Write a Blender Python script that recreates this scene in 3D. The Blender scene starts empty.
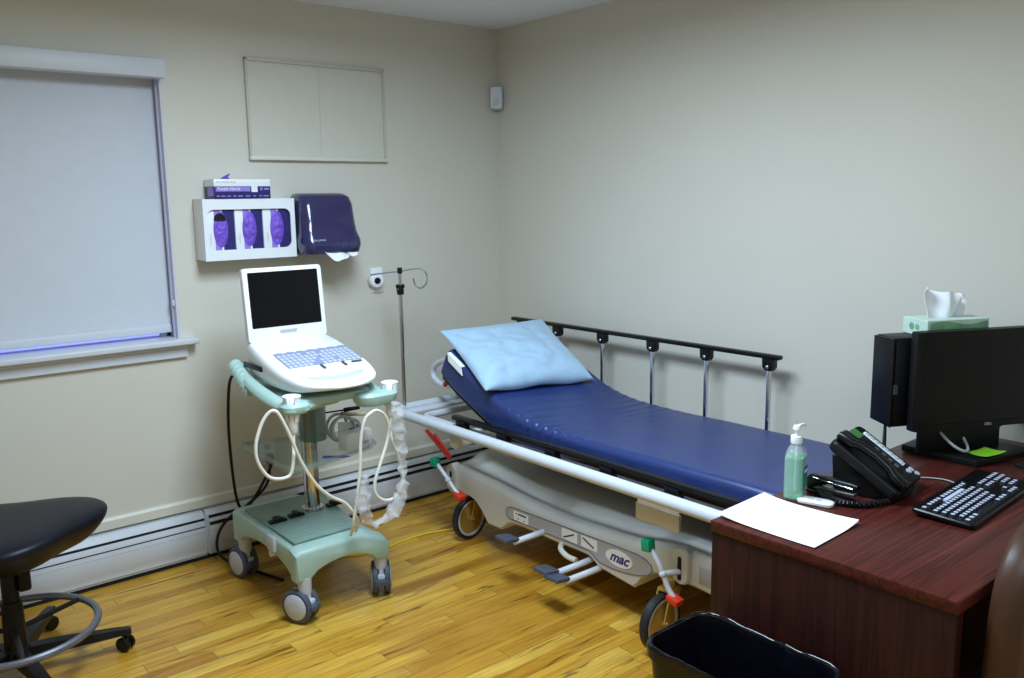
import bpy, bmesh, math, random
from mathutils import Vector, Matrix, noise as mnoise
random.seed(7)
SC = bpy.context.scene
COL = SC.collection
V = Vector
PI = math.pi

# ------------------------------------------------------------------ helpers
def lin(c):
    out = []
    for v in c:
        v /= 255.0
        out.append(v / 12.92 if v <= .04045 else ((v + .055) / 1.055) ** 2.4)
    return tuple(out) + (1.0,)

def mk(name, col, rough=.5, metal=0., var=.06, scale=18., bump=0., bscale=150., coat=0., spec=.5,
       trans=0., ior=1.45, alpha=1., stretch=None, sheen=0.):
    m = bpy.data.materials.new(name); m.use_nodes = True
    nt = m.node_tree; N = nt.nodes; Lk = nt.links
    b = N['Principled BSDF']
    base = lin(col)
    tc = N.new('ShaderNodeTexCoord')
    src = tc.outputs['Object']
    if stretch:
        mp = N.new('ShaderNodeMapping'); mp.inputs['Scale'].default_value = stretch
        Lk.new(src, mp.inputs['Vector']); src = mp.outputs['Vector']
    nz = N.new('ShaderNodeTexNoise'); nz.inputs['Scale'].default_value = scale; nz.inputs['Detail'].default_value = 3
    Lk.new(src, nz.inputs['Vector'])
    rp = N.new('ShaderNodeValToRGB')
    rp.color_ramp.elements[0].position = .3; rp.color_ramp.elements[1].position = .7
    rp.color_ramp.elements[0].color = tuple(max(0, c * (1 - var)) for c in base[:3]) + (1,)
    rp.color_ramp.elements[1].color = tuple(min(1, c * (1 + var)) for c in base[:3]) + (1,)
    Lk.new(nz.outputs['Fac'], rp.inputs['Fac'])
    Lk.new(rp.outputs['Color'], b.inputs['Base Color'])
    b.inputs['Roughness'].default_value = rough
    b.inputs['Metallic'].default_value = metal
    b.inputs['Specular IOR Level'].default_value = spec
    b.inputs['Coat Weight'].default_value = coat
    b.inputs['Coat Roughness'].default_value = .1
    b.inputs['Transmission Weight'].default_value = trans
    b.inputs['IOR'].default_value = ior
    b.inputs['Alpha'].default_value = alpha
    b.inputs['Sheen Weight'].default_value = sheen
    if bump:
        n2 = N.new('ShaderNodeTexNoise'); n2.inputs['Scale'].default_value = bscale; n2.inputs['Detail'].default_value = 4
        Lk.new(src, n2.inputs['Vector'])
        bp = N.new('ShaderNodeBump'); bp.inputs['Strength'].default_value = bump; bp.inputs['Distance'].default_value = .002
        Lk.new(n2.outputs['Fac'], bp.inputs['Height']); Lk.new(bp.outputs['Normal'], b.inputs['Normal'])
    return m

def catmull(pts, n, closed=False):
    pts = [V(p) for p in pts]; out = []; L = len(pts)
    rng = L if closed else L - 1
    for i in range(rng):
        if closed:
            p0, p1, p2, p3 = pts[i - 1], pts[i], pts[(i + 1) % L], pts[(i + 2) % L]
        else:
            p1, p2 = pts[i], pts[i + 1]
            p0 = pts[i - 1] if i else p1 * 2 - p2
            p3 = pts[i + 2] if i + 2 < L else p2 * 2 - p1
        for k in range(n):
            t = k / n
            out.append(.5 * ((2 * p1) + (p2 - p0) * t + (2 * p0 - 5 * p1 + 4 * p2 - p3) * t * t + (3 * p1 - p0 - 3 * p2 + p3) * t ** 3))
    if not closed: out.append(pts[-1])
    return out

def rrect(w, h, r, n=5, cx=0., cy=0.):
    """rounded rectangle outline, ccw"""
    r = min(r, w / 2 - 1e-5, h / 2 - 1e-5); out = []
    for (sx, sy, a0) in ((1, 1, 0), (-1, 1, 90), (-1, -1, 180), (1, -1, 270)):
        for k in range(n + 1):
            a = math.radians(a0 + 90 * k / n)
            out.append((cx + sx * (w / 2 - r) + r * math.cos(a), cy + sy * (h / 2 - r) + r * math.sin(a)))
    return out

class MB:
    def __init__(s): s.bm = bmesh.new()
    def _merge(s, tmp, M=None):
        if M is not None: tmp.transform(M)
        me = bpy.data.meshes.new('t'); tmp.to_mesh(me); tmp.free()
        s.bm.from_mesh(me); bpy.data.meshes.remove(me); return s
    def box(s, lo, hi, bev=0., seg=2, M=None):
        t = bmesh.new(); lo = V(lo); hi = V(hi)
        bmesh.ops.create_cube(t, size=1, matrix=Matrix.Translation((lo + hi) / 2) @ Matrix.Diagonal(V([abs(c) for c in (hi - lo)]) .to_4d()))
        if bev:
            bmesh.ops.bevel(t, geom=t.edges[:], offset=bev, segments=seg, profile=.5, affect='EDGES')
        return s._merge(t, M)
    def loft(s, rings, caps=True, closed=False, M=None, capn=True):
        t = bmesh.new(); R = [[t.verts.new(p) for p in r] for r in rings]; n = len(R[0])
        m = len(R)
        for i in range(m if closed else m - 1):
            a, b = R[i], R[(i + 1) % m]
            for k in range(n):
                t.faces.new((a[k], a[(k + 1) % n], b[(k + 1) % n], b[k]))
        if caps and not closed:
            t.faces.new(R[0][::-1]); t.faces.new(R[-1])
        bmesh.ops.recalc_face_normals(t, faces=t.faces[:])
        return s._merge(t, M)
    def grid(s, fn, nu, nv, M=None, thick=0.):
        t = bmesh.new(); G = [[t.verts.new(fn(i / nu, j / nv)) for j in range(nv + 1)] for i in range(nu + 1)]
        for i in range(nu):
            for j in range(nv):
                t.faces.new((G[i][j], G[i + 1][j], G[i + 1][j + 1], G[i][j + 1]))
        if thick:
            bmesh.ops.recalc_face_normals(t, faces=t.faces[:])
            bmesh.ops.solidify(t, geom=t.faces[:], thickness=thick)
        return s._merge(t, M)
    def tube(s, pts, r, n=10, sub=0, closed=False, M=None, flat=None):
        if sub: pts = catmull(pts, sub, closed)
        pts = [V(p) for p in pts]; L = len(pts); rings = []; up = None
        for i, p in enumerate(pts):
            if closed: d = pts[(i + 1) % L] - pts[i - 1]
            else: d = pts[min(i + 1, L - 1)] - pts[max(i - 1, 0)]
            if d.length < 1e-9: d = V((0, 0, 1))
            d.normalize()
            if up is None:
                up = V((0, 0, 1)) if abs(d.z) < .9 else V((1, 0, 0))
            a = d.cross(up).normalized(); up = a.cross(d).normalized()
            rr = r(i / max(1, L - 1)) if callable(r) else r
            f = flat or 1.
            rings.append([p + a * rr * math.cos(2 * PI * k / n) + up * rr * f * math.sin(2 * PI * k / n) for k in range(n)])
        return s.loft(rings, caps=not closed, closed=closed, M=M)
    def cyl(s, p0, p1, r, r2=None, n=20, M=None, bev=0.):
        p0, p1 = V(p0), V(p1); r2 = r if r2 is None else r2
        d = (p1 - p0); h = d.length; d.normalize()
        prof = [(r, 0), (r2, h)]
        if bev: prof = [(r - bev, 0), (r - bev * .3, bev * .3), (r, bev), (r2, h - bev), (r2 - bev * .3, h - bev * .3), (r2 - bev, h)]
        return s.lathe(prof, p0, d, n, M)
    def lathe(s, prof, org=(0, 0, 0), axis=(0, 0, 1), n=24, M=None, caps=True):
        axis = V(axis).normalized(); q = axis.to_track_quat('Z', 'Y').to_matrix(); org = V(org)
        rings = [[org + q @ V((r * math.cos(2 * PI * k / n), r * math.sin(2 * PI * k / n), z)) for k in range(n)] for r, z in prof]
        return s.loft(rings, caps=caps, M=M)
    def prism(s, poly, ax, lo, hi, bev=0., seg=2, M=None):
        """poly in the two other axes (in xyz order), extruded along ax"""
        t = bmesh.new(); f = []
        def P(u, v, w):
            return {0: (w, u, v), 1: (u, w, v), 2: (u, v, w)}[ax]
        A = [t.verts.new(P(u, v, lo)) for u, v in poly]; Bv = [t.verts.new(P(u, v, hi)) for u, v in poly]
        n = len(poly)
        fa = t.faces.new(A); fb = t.faces.new(Bv[::-1])
        for k in range(n): t.faces.new((A[k], Bv[k], Bv[(k + 1) % n], A[(k + 1) % n]))
        bmesh.ops.recalc_face_normals(t, faces=t.faces[:])
        if bev:
            es = list(set(fa.edges[:]) | set(fb.edges[:]))
            bmesh.ops.bevel(t, geom=es, offset=bev, segments=seg, profile=.5, affect='EDGES')
        return s._merge(t, M)
    def sphere(s, c, r, sc=(1, 1, 1), n=16, M=None):
        t = bmesh.new()
        bmesh.ops.create_uvsphere(t, u_segments=n, v_segments=max(6, n // 2), radius=r, matrix=Matrix.Translation(c) @ Matrix.Diagonal(V(sc).to_4d()))
        return s._merge(t, M)
    def text(s, txt, size, M, ext=.0004, shear=0., bold=0.):
        cu = bpy.data.curves.new('txt', 'FONT'); cu.body = txt; cu.size = size; cu.extrude = ext; cu.shear = shear
        cu.align_x = 'CENTER'; cu.align_y = 'CENTER'; cu.offset = bold; cu.resolution_u = 3
        o = bpy.data.objects.new('txt', cu); COL.objects.link(o)
        dg = bpy.context.evaluated_depsgraph_get(); dg.update()
        me = bpy.data.meshes.new_from_object(o.evaluated_get(dg))
        bpy.data.objects.remove(o); bpy.data.curves.remove(cu)
        me.transform(M); s.bm.from_mesh(me); bpy.data.meshes.remove(me); return s
    def bend(s, fn):
        for v in s.bm.verts: v.co = V(fn(v.co))
        return s

WM = {}
def thing(name, label, cat, loc=(0, 0, 0), rz=0., group=None):
    o = bpy.data.objects.new(name, None); COL.objects.link(o)
    o.empty_display_size = .05
    o.location = loc; o.rotation_euler = (0, 0, rz)
    o['label'] = label; o['category'] = cat
    if group: o['group'] = group
    WM[o] = Matrix.Translation(loc) @ Matrix.Rotation(rz, 4, 'Z')
    return o

def B(name, mb, mat, parent=None, label=None, local=False, ang=35, stuff=False):
    me = bpy.data.meshes.new(name)
    bm = mb.bm
    bmesh.ops.remove_doubles(bm, verts=bm.verts[:], dist=1e-6)
    off = None
    if parent is not None:
        if not local: bm.transform(WM[parent].inverted())
    elif not local:
        xs = [v.co for v in bm.verts]
        off = V(((min(c.x for c in xs) + max(c.x for c in xs)) / 2, (min(c.y for c in xs) + max(c.y for c in xs)) / 2, min(c.z for c in xs)))
        bm.transform(Matrix.Translation(-off))
    bm.to_mesh(me); bm.free()
    for p in me.polygons: p.use_smooth = True
    me.set_sharp_from_angle(angle=math.radians(ang))
    mats = mat if isinstance(mat, (list, tuple)) else [mat]
    for m in mats: me.materials.append(m)
    o = bpy.data.objects.new(name, me); COL.objects.link(o)
    if parent is not None:
        o.parent = parent; WM[o] = WM[parent]
    else:
        if off: o.location = off
        WM[o] = Matrix.Translation(off or (0, 0, 0))
    if label: o['label'] = label
    if stuff: o['kind'] = 'stuff'
    return o

def T(name, mb, mat, label, cat, group=None, ang=35):
    o = B(name, mb, mat, ang=ang); o['label'] = label; o['category'] = cat
    if group: o['group'] = group
    return o

def S(name, mb, mat, parent=None, label=None, ang=35):
    o = B(name, mb, mat, parent, local=parent is None, ang=ang)
    if parent is None: o['kind'] = 'structure'
    if label: o['label'] = label
    return o

# ------------------------------------------------------------------ materials
M = {}
M['wall'] = mk('wall_paint', (212, 208, 195), .6, var=.012, scale=3, bump=.06, bscale=260)
M['ceil'] = mk('ceiling_paint', (238, 241, 248), .8, var=.015, scale=4)
M['white'] = mk('white_enamel', (206, 209, 214), .4, var=.015)
M['trimw'] = mk('cream_trim_paint', (216, 213, 198), .45, var=.02)
M['boardp'] = mk('painted_panel', (208, 205, 192), .6, var=.015, bump=.08, bscale=300)
M['boardf'] = mk('painted_frame', (196, 192, 175), .45, var=.02)
M['shade'] = mk('roller_shade_fabric', (204, 208, 215), .75, var=.015, bump=.15, bscale=500)
M['jamb'] = mk('window_jamb_vinyl', (206, 208, 228), .4, var=.02)
M['black'] = mk('black_plastic', (16, 16, 18), .42, var=.1, spec=.35)
M['black2'] = mk('black_satin_plastic', (10, 10, 12), .32, var=.1, spec=.4)
M['gap'] = mk('dark_slot', (12, 13, 18), .8, var=.05)
M['chrome'] = mk('chrome', (205, 205, 208), .12, 1., var=.02)
M['steel'] = mk('brushed_steel', (150, 150, 152), .3, 1., var=.05)
M['mint'] = mk('mint_plastic', (164, 192, 182), .42, var=.03)
M['mintd'] = mk('mint_rib_plate', (126, 152, 142), .2, var=.05)
M['devw'] = mk('white_device_plastic', (238, 240, 242), .35, var=.015)
M['greyk'] = mk('grey_key_plastic', (134, 146, 182), .4, var=.05)
M['greyl'] = mk('light_grey_plastic', (188, 194, 204), .4, var=.03)
M['greyd'] = mk('grey_rubber', (74, 80, 94), .55, var=.06)
M['screen'] = mk('dark_screen', (11, 11, 14), .2, var=.05, spec=.35)
M['navy'] = mk('navy_vinyl', (36, 54, 108), .33, var=.05, bump=.06, bscale=220, spec=.7)
M['pillow'] = mk('pale_blue_cotton', (168, 199, 224), .85, var=.05, scale=25, bump=.25, bscale=60, sheen=.2)
M['tube'] = mk('white_powder_coat', (204, 209, 216), .3, var=.02)
M['shroud'] = mk('cream_moulded_plastic', (206, 205, 199), .38, var=.02)
M['cream'] = mk('cream_plastic', (212, 209, 198), .45, var=.03)
M['label'] = mk('grey_label', (178, 178, 184), .4, var=.04)
M['paper'] = mk('white_paper', (246, 247, 248), .8, var=.01)
M['ink'] = mk('dark_ink', (36, 36, 44), .6, var=.05)
M['indigo'] = mk('indigo_ink', (62, 54, 140), .5, var=.05)
M['redd'] = mk('dark_red_plastic', (168, 44, 28), .4, var=.06)
M['red'] = mk('red_plastic', (214, 60, 36), .4, var=.05)
M['green'] = mk('green_plastic', (0, 148, 108), .4, var=.05)
M['tyre'] = mk('black_tyre_rubber', (30, 32, 36), .5, var=.1)
M['disc'] = mk('yellow_zinc_plate', (214, 182, 100), .36, .6, var=.03)
M['purple'] = mk('purple_nitrile', (122, 84, 204), .5, var=.15, scale=60, bump=.3, bscale=90)
M['purpc'] = mk('purple_card', (104, 82, 190), .4, var=.06)
M['navyc'] = mk('dark_violet_card', (44, 38, 104), .4, var=.08)
M['lilac'] = mk('lilac_card', (150, 128, 214), .45, var=.05)
M['smoke'] = mk('smoke_violet_plastic', (50, 47, 86), .16, var=.08, scale=6, coat=.5)
M['towel'] = mk('paper_towel', (244, 246, 250), .9, var=.02, bump=.2)
M['pad'] = mk('black_vinyl', (15, 17, 27), .42, var=.08, spec=.32, bump=.05, bscale=300)
M['ring'] = mk('worn_grey_metal', (120, 122, 130), .38, .6, var=.08)
M['gel'] = mk('green_gel', (128, 222, 176), .1, var=.03, trans=.75, ior=1.2)
M['clear'] = mk('clear_plastic', (228, 240, 238), .1, var=.01, trans=.0, alpha=.22)
M['film'] = mk('crumpled_clear_film', (228, 230, 234), .15, var=.1, scale=40, alpha=.32, bump=.8, bscale=60)
M['glass'] = mk('window_glass', (240, 245, 250), .02, var=.0, trans=1., ior=1.45)
M['gtray'] = mk('greenish_clear_plastic', (150, 176, 164), .1, var=.03, alpha=.32)
M['cupg'] = mk('greenish_tinted_tube', (112, 140, 128), .08, var=.06, alpha=.45)
M['cablew'] = mk('ivory_cable', (222, 220, 208), .45, var=.03)
M['yellow'] = mk('yellow_cable_jacket', (226, 196, 50), .45, var=.05)
M['linerb'] = mk('black_bin_liner', (12, 12, 20), .1, var=.15, scale=20, bump=.7, bscale=26)
M['brown'] = mk('brown_leather', (70, 42, 25), .45, var=.15, scale=9, bump=.1, bscale=200)
M['lime'] = mk('lime_paper', (134, 206, 40), .7, var=.05)
M['lcd'] = mk('green_lcd', (70, 128, 70), .3, var=.05)
M['teal'] = mk('tissue_carton_mint', (196, 218, 204), .5, var=.1, scale=14)
M['tealf'] = mk('tissue_carton_green', (120, 172, 134), .5, var=.22, scale=26)
M['blueL'] = mk('dark_blue_label', (38, 62, 130), .4, var=.06)
M['pen'] = mk('violet_pen_plastic', (92, 84, 176), .35, var=.05)
M['tan'] = mk('tan_plastic', (186, 172, 140), .5, var=.06)
M['keycap'] = mk('keyboard_keycap', (26, 28, 36), .4, var=.08)
M['legend'] = mk('keycap_legend', (196, 204, 224), .5, var=.03)

def wood(name, stops, rough, grain, coat=0., seed=0.):
    """streaky grain; grain = mapping scale (small along the fibre)"""
    m = bpy.data.materials.new(name); m.use_nodes = True
    nt = m.node_tree; N = nt.nodes; Lk = nt.links; b = N['Principled BSDF']
    tc = N.new('ShaderNodeTexCoord'); mp = N.new('ShaderNodeMapping')
    mp.inputs['Scale'].default_value = grain; mp.inputs['Location'].default_value = (seed, seed, seed)
    Lk.new(tc.outputs['Object'], mp.inputs['Vector'])
    n1 = N.new('ShaderNodeTexNoise'); n1.inputs['Scale'].default_value = 1.; n1.inputs['Detail'].default_value = 5; n1.inputs['Roughness'].default_value = .65
    n1.inputs['Distortion'].default_value = .6
    Lk.new(mp.outputs['Vector'], n1.inputs['Vector'])
    rp = N.new('ShaderNodeValToRGB'); el = rp.color_ramp.elements
    el[0].position = stops[0][0]; el[0].color = lin(stops[0][1]); el[1].position = stops[-1][0]; el[1].color = lin(stops[-1][1])
    for p, c in stops[1:-1]:
        e = el.new(p); e.color = lin(c)
    Lk.new(n1.outputs['Fac'], rp.inputs['Fac']); Lk.new(rp.outputs['Color'], b.inputs['Base Color'])
    b.inputs['Roughness'].default_value = rough; b.inputs['Coat Weight'].default_value = coat; b.inputs['Coat Roughness'].default_value = .2; b.inputs['Specular IOR Level'].default_value = .25
    return m
MAH = [(.28, (50, 20, 16)), (.44, (86, 36, 29)), (.56, (58, 22, 19)), (.72, (108, 50, 42))]
M['desk_top'] = wood('mahogany_laminate_top', MAH, .3, (1.3, 46, 46), .0)
M['desk_side_shaded'] = wood('mahogany_laminate_side_shaded', [(p, tuple(int(c * .62) for c in q)) for p, q in MAH], .4, (40, 40, 1.6), .0)  # top colours darkened, painting in the shade on the panels

def floor_mat():
    m = bpy.data.materials.new('oak_strip_floor'); m.use_nodes = True
    nt = m.node_tree; N = nt.nodes; Lk = nt.links; b = N['Principled BSDF']
    def nd(t, **k):
        n = N.new('ShaderNode' + t)
        for a, v in k.items(): setattr(n, a, v)
        return n
    def ma(op, a, c=None, d=None):
        n = nd('Math', operation=op)
        for i, v in enumerate((a, c, d)):
            if v is None: continue
            if isinstance(v, (int, float)): n.inputs[i].default_value = v
            else: Lk.new(v, n.inputs[i])
        return n.outputs[0]
    tc = nd('TexCoord'); sp = nd('SeparateXYZ'); Lk.new(tc.outputs['Object'], sp.inputs[0])
    X, Y = sp.outputs['X'], sp.outputs['Y']
    W = .066
    ry = ma('DIVIDE', Y, W); row = ma('FLOOR', ry); fy = ma('FRACT', ry)
    w1 = nd('TexWhiteNoise', noise_dimensions='1D'); Lk.new(row, w1.inputs['W'])
    rx = ma('DIVIDE', ma('ADD', X, ma('MULTIPLY', w1.outputs['Value'], 5.)), .72)
    cl = ma('FLOOR', rx); fx = ma('FRACT', rx)
    w2 = nd('TexWhiteNoise', noise_dimensions='2D'); cb = nd('CombineXYZ'); Lk.new(row, cb.inputs[0]); Lk.new(cl, cb.inputs[1])
    Lk.new(cb.outputs[0], w2.inputs['Vector'])
    rp = nd('ValToRGB'); el = rp.color_ramp.elements
    el[0].position = 0; el[0].color = lin((170, 116, 34)); el[1].position = 1; el[1].color = lin((222, 180, 78))
    for p, c in ((.15, (190, 138, 44)), (.5, (206, 156, 54)), (.8, (214, 166, 64))):
        e = el.new(p); e.color = lin(c)
    Lk.new(w2.outputs['Value'], rp.inputs['Fac'])
    # grain per plank
    cb4 = nd('CombineXYZ'); Lk.new(ma('MULTIPLY', X, 1.6), cb4.inputs[0]); Lk.new(ma('MULTIPLY', Y, 5.), cb4.inputs[1]); Lk.new(ma('MULTIPLY', w2.outputs['Value'], 23.), cb4.inputs[2])
    g4 = nd('TexNoise'); g4.inputs['Scale'].default_value = 1.6; g4.inputs['Detail'].default_value = 3; Lk.new(cb4.outputs[0], g4.inputs['Vector'])
    cb2 = nd('CombineXYZ'); Lk.new(ma('MULTIPLY', X, 2.2), cb2.inputs[0]); Lk.new(ma('MULTIPLY', Y, 55.), cb2.inputs[1]); Lk.new(ma('MULTIPLY', w2.outputs['Value'], 60.), cb2.inputs[2])
    g = nd('TexNoise'); g.inputs['Scale'].default_value = 1; g.inputs['Detail'].default_value = 5; g.inputs['Distortion'].default_value = .8
    Lk.new(cb2.outputs[0], g.inputs['Vector'])
    gr = nd('ValToRGB'); gr.color_ramp.elements[0].position = .28; gr.color_ramp.elements[0].color = (.58, .55, .5, 1)
    gr.color_ramp.elements[1].position = .62; gr.color_ramp.elements[1].color = (1.05, 1.05, 1.05, 1)
    Lk.new(g.outputs['Fac'], gr.inputs['Fac'])
    mx = nd('MixRGB', blend_type='MULTIPLY'); mx.inputs[0].default_value = .75
    Lk.new(rp.outputs['Color'], mx.inputs[1]); Lk.new(gr.outputs['Color'], mx.inputs[2])
    # dark mineral streaks
    cb3 = nd('CombineXYZ'); Lk.new(ma('MULTIPLY', X, 3.), cb3.inputs[0]); Lk.new(ma('MULTIPLY', Y, 30.), cb3.inputs[1]); Lk.new(ma('MULTIPLY', w2.outputs['Value'], 37.), cb3.inputs[2])
    g2 = nd('TexNoise'); g2.inputs['Scale'].default_value = 1.; g2.inputs['Detail'].default_value = 3; g2.inputs['Distortion'].default_value = 1.2
    Lk.new(cb3.outputs[0], g2.inputs['Vector'])
    st = nd('MapRange'); st.inputs['From Min'].default_value = .59; st.inputs['From Max'].default_value = .70; Lk.new(g2.outputs['Fac'], st.inputs['Value'])
    bl4 = nd('MapRange'); bl4.inputs['From Min'].default_value = .48; bl4.inputs['From Max'].default_value = .72; Lk.new(g4.outputs['Fac'], bl4.inputs['Value'])
    mx4 = nd('MixRGB', blend_type='MULTIPLY'); Lk.new(ma('MULTIPLY', bl4.outputs[0], .9), mx4.inputs[0]); Lk.new(mx.outputs[0], mx4.inputs[1]); mx4.inputs[2].default_value = (.72, .62, .42, 1)
    mx2 = nd('MixRGB'); Lk.new(ma('MULTIPLY', st.outputs[0], .75), mx2.inputs[0]); Lk.new(mx4.outputs[0], mx2.inputs[1]); mx2.inputs[2].default_value = lin((78, 46, 16))
    # joints
    e1 = ma('LESS_THAN', fy, .035); e2 = ma('LESS_THAN', fx, .004)
    gp = ma('MULTIPLY', ma('MAXIMUM', e1, e2), .55)
    mx3 = nd('MixRGB'); Lk.new(gp, mx3.inputs[0]); Lk.new(mx2.outputs[0], mx3.inputs[1]); mx3.inputs[2].default_value = lin((70, 42, 14))
    Lk.new(mx3.outputs[0], b.inputs['Base Color'])
    b.inputs['Roughness'].default_value = .3; b.inputs['Specular IOR Level'].default_value = .5
    bp = nd('Bump'); bp.inputs['Strength'].default_value = .12; bp.inputs['Distance'].default_value = .002
    Lk.new(ma('ADD', ma('SUBTRACT', 1., gp), ma('MULTIPLY', g.outputs['Fac'], .4)), bp.inputs['Height']); Lk.new(bp.outputs['Normal'], b.inputs['Normal'])
    return m
M['floor'] = floor_mat()

# ------------------------------------------------------------------ room
H = 2.441; XL = -4.3; YB = -4.9
S('floor', MB().box((XL - .12, YB - .12, -.1), (.12, .15, 0)), M['floor'])
S('ceiling', MB().box((XL - .12, YB - .12, H), (.12, .15, H + .1)), M['ceil'])
S('wall_right', MB().box((0, YB - .12, 0), (.12, .15, H)), M['wall'])
S('wall_left', MB().box((XL - .12, YB - .12, 0), (XL, .15, H)), M['wall'])
S('wall_back', MB().box((XL, YB - .12, 0), (0, YB, H)), M['wall'])
WX0, WX1, WZ0, WZ1 = -2.95, -1.775, .985, 2.09
w = MB()
w.box((XL, 0, 0), (WX0, .15, H)); w.box((WX1, 0, 0), (0, .15, H))
w.box((WX0, 0, 0), (WX1, .15, WZ0)); w.box((WX0, 0, WZ1), (WX1, .15, H))
S('wall_front', w, M['wall'])
# window set in the wall
win = MB()
for a, b_ in (((WX0, .095, WZ0), (WX0 + .045, .13, WZ1)), ((WX1 - .045, .095, WZ0), (WX1, .13, WZ1)), ((WX0, .095, WZ0), (WX1, .13, WZ0 + .006)),
              ((WX0, .095, WZ1 - .045), (WX1, .13, WZ1)), ((WX0, .098, 1.52), (WX1, .126, 1.56))):
    win.box(a, b_, .004)
wo = S('window_1', win, M['jamb'])
WM[wo] = Matrix.Identity(4)
S('pane', MB().box((WX0 + .04, .11, WZ0 + .004), (WX1 - .04, .115, WZ1 - .04)), M['glass'], wo)
jm = MB().box((WX1 - .006, .001, WZ0), (WX1 + .0, .095, WZ1)).box((WX0, .001, WZ0), (WX0 + .006, .095, WZ1)).box((WX0, .001, WZ1 - .006), (WX1, .095, WZ1))
jm.box((WX1 - .012, .03, WZ0), (WX1 - .005, .045, WZ1), .002)
jm.box((WX1 - .016, .012, WZ0 + .14), (WX1 - .004, .03, WZ0 + .165), .003)
S('jamb', jm, M['jamb'], wo)
sl = MB().box((WX0 - .07, -.06, WZ0 - .022), (-1.712, .095, WZ0 + .003), .006, 3)
S('window_sill', sl, M['white'], wo)
ap = MB().prism([(-.001, .965), (-.045, .965), (-.042, .955), (-.024, .945), (-.02, .93), (-.02, .908), (-.001, .908)], 0, WX0 - .03, -1.752, .003)
S('sill_apron', ap, M['white'], wo)

# trim board above the heater and dark joint
S('trim_1', MB().prism([(-.001, .226), (-.018, .226), (-.018, .262), (-.010, .272), (-.001, .272)], 0, XL, -.002), M['trimw'])
S('baseboard_right', MB().prism([(-.001, .0), (-.014, .0), (-.014, .085), (-.008, .095), (-.001, .095)], 1, YB, -.085), M['trimw'])

# baseboard heater
ht = thing('baseboard_heater', 'long white baseboard heater along the foot of the window wall', 'heater', (-1.7, -.035, .0))
hp = [(-.002, .018), (-.002, .214), (-.03, .214), (-.052, .196), (-.070, .150), (-.070, .066), (-.062, .05), (-.062, .03), (-.055, .03), (-.055, .018)]
B('back_cover', MB().prism(hp, 0, -3.9, -1.745, .002), M['white'], ht)
B('front_cover', MB().prism(hp, 0, -1.738, -.012, .002), M['white'], ht)
B('end_joint', MB().box((-1.748, -.073, .03), (-1.734, -.004, .2), .002), M['greyl'], ht)
B('underside_shade', MB().box((-3.9, -.052, .0), (-.012, -.004, .02)), M['gap'], ht)  # dark strip standing in for the shaded gap under the heater
def slot(x0, x1, p, q, o=.0016):   # strip laid on the sloped front between profile points p,q (y,z)
    return MB().prism([(p[0] - o, p[1]), (q[0] - o, q[1]), (q[0] + .004, q[1] - .003), (p[0] + .004, p[1] - .003)], 0, x0, x1)
B('louver_slot', slot(-3.9, -1.75, (-.0585, .1795), (-.0549, .1885)), M['gap'], ht)
B('louver_slot', slot(-3.9, -1.75, (-.0692, .152), (-.0677, .156)), M['gap'], ht)
B('louver_slot', slot(-1.73, -.02, (-.0569, .1835), (-.0520, .196)), M['gap'], ht)
B('louver_slot', slot(-1.73, -.02, (-.0685, .154), (-.0629, .168)), M['gap'], ht)
B('panel_crease', MB().box((-3.9, -.0709, .131), (-1.75, -.069, .1325)).box((-1.73, -.0709, .131), (-.02, -.069, .1325)), M['greyl'], ht)

# roller blind
bl = thing('roller_blind', 'white roller blind pulled down over the window with a boxed valance on top', 'window blind', (-2.36, .0, WZ0 + .02))
B('valance', MB().box((WX0 - .02, -.07, 2.055), (-1.774, -.002, 2.128), .004), M['white'], bl)
B('shade', MB().box((WX0 + .012, .068, 1.03), (-1.784, .0705, 2.085)), M['shade'], bl)
B('hem_bar', MB().box((WX0 + .012, .060, 1.008), (-1.783, .0745, 1.042), .004), M['white'], bl)

# framed panel high on the wall
bd = thing('wall_panel', 'framed beige panel mounted high on the wall above the gloves and towel dispenser', 'wall panel', (-1.075, -.01, 1.745))
pn = MB().box((-1.408, -.008, 1.75), (-1.0655, -.001, 2.17)).box((-1.0645, -.008, 1.75), (-.728, -.001, 2.17))
B('panel', pn, M['boardp'], bd)
for nm, lo, hi in (('frame_rail', (-1.417, -.018, 2.163), (-.718, -.001, 2.178)), ('frame_stile', (-1.417, -.018, 1.745), (-1.406, -.001, 2.177)), ('frame_stile', (-.729, -.018, 1.745), (-.718, -.001, 2.177))):
    B(nm, MB().box(lo, hi, .003), M['boardf'], bd)
B('frame_rail', MB().box((-1.419, -.028, 1.74), (-.716, -.001, 1.757), .003), M['trimw'], bd)

# motion sensor in the corner
ms = thing('motion_sensor', 'small white motion sensor high in the room corner', 'sensor', (-.04, -.04, 2.03))
q = Matrix.Translation((-.040, -.040, 2.082)) @ Matrix.Rotation(math.radians(-45), 4, 'Z')
B('housing', MB().loft([[(x, -.012 - d, z) for x, z in rrect(w_, h_, .012, 4)] for w_, h_, d in ((.066, .118, -.03), (.066, .118, .004), (.058, .108, .014))], M=q), M['white'], ms)
B('lens', MB().prism(rrect(.032, .036, .006, 4, 0, -.022), 1, -.03, -.024, M=q), M['greyl'], ms)

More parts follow.
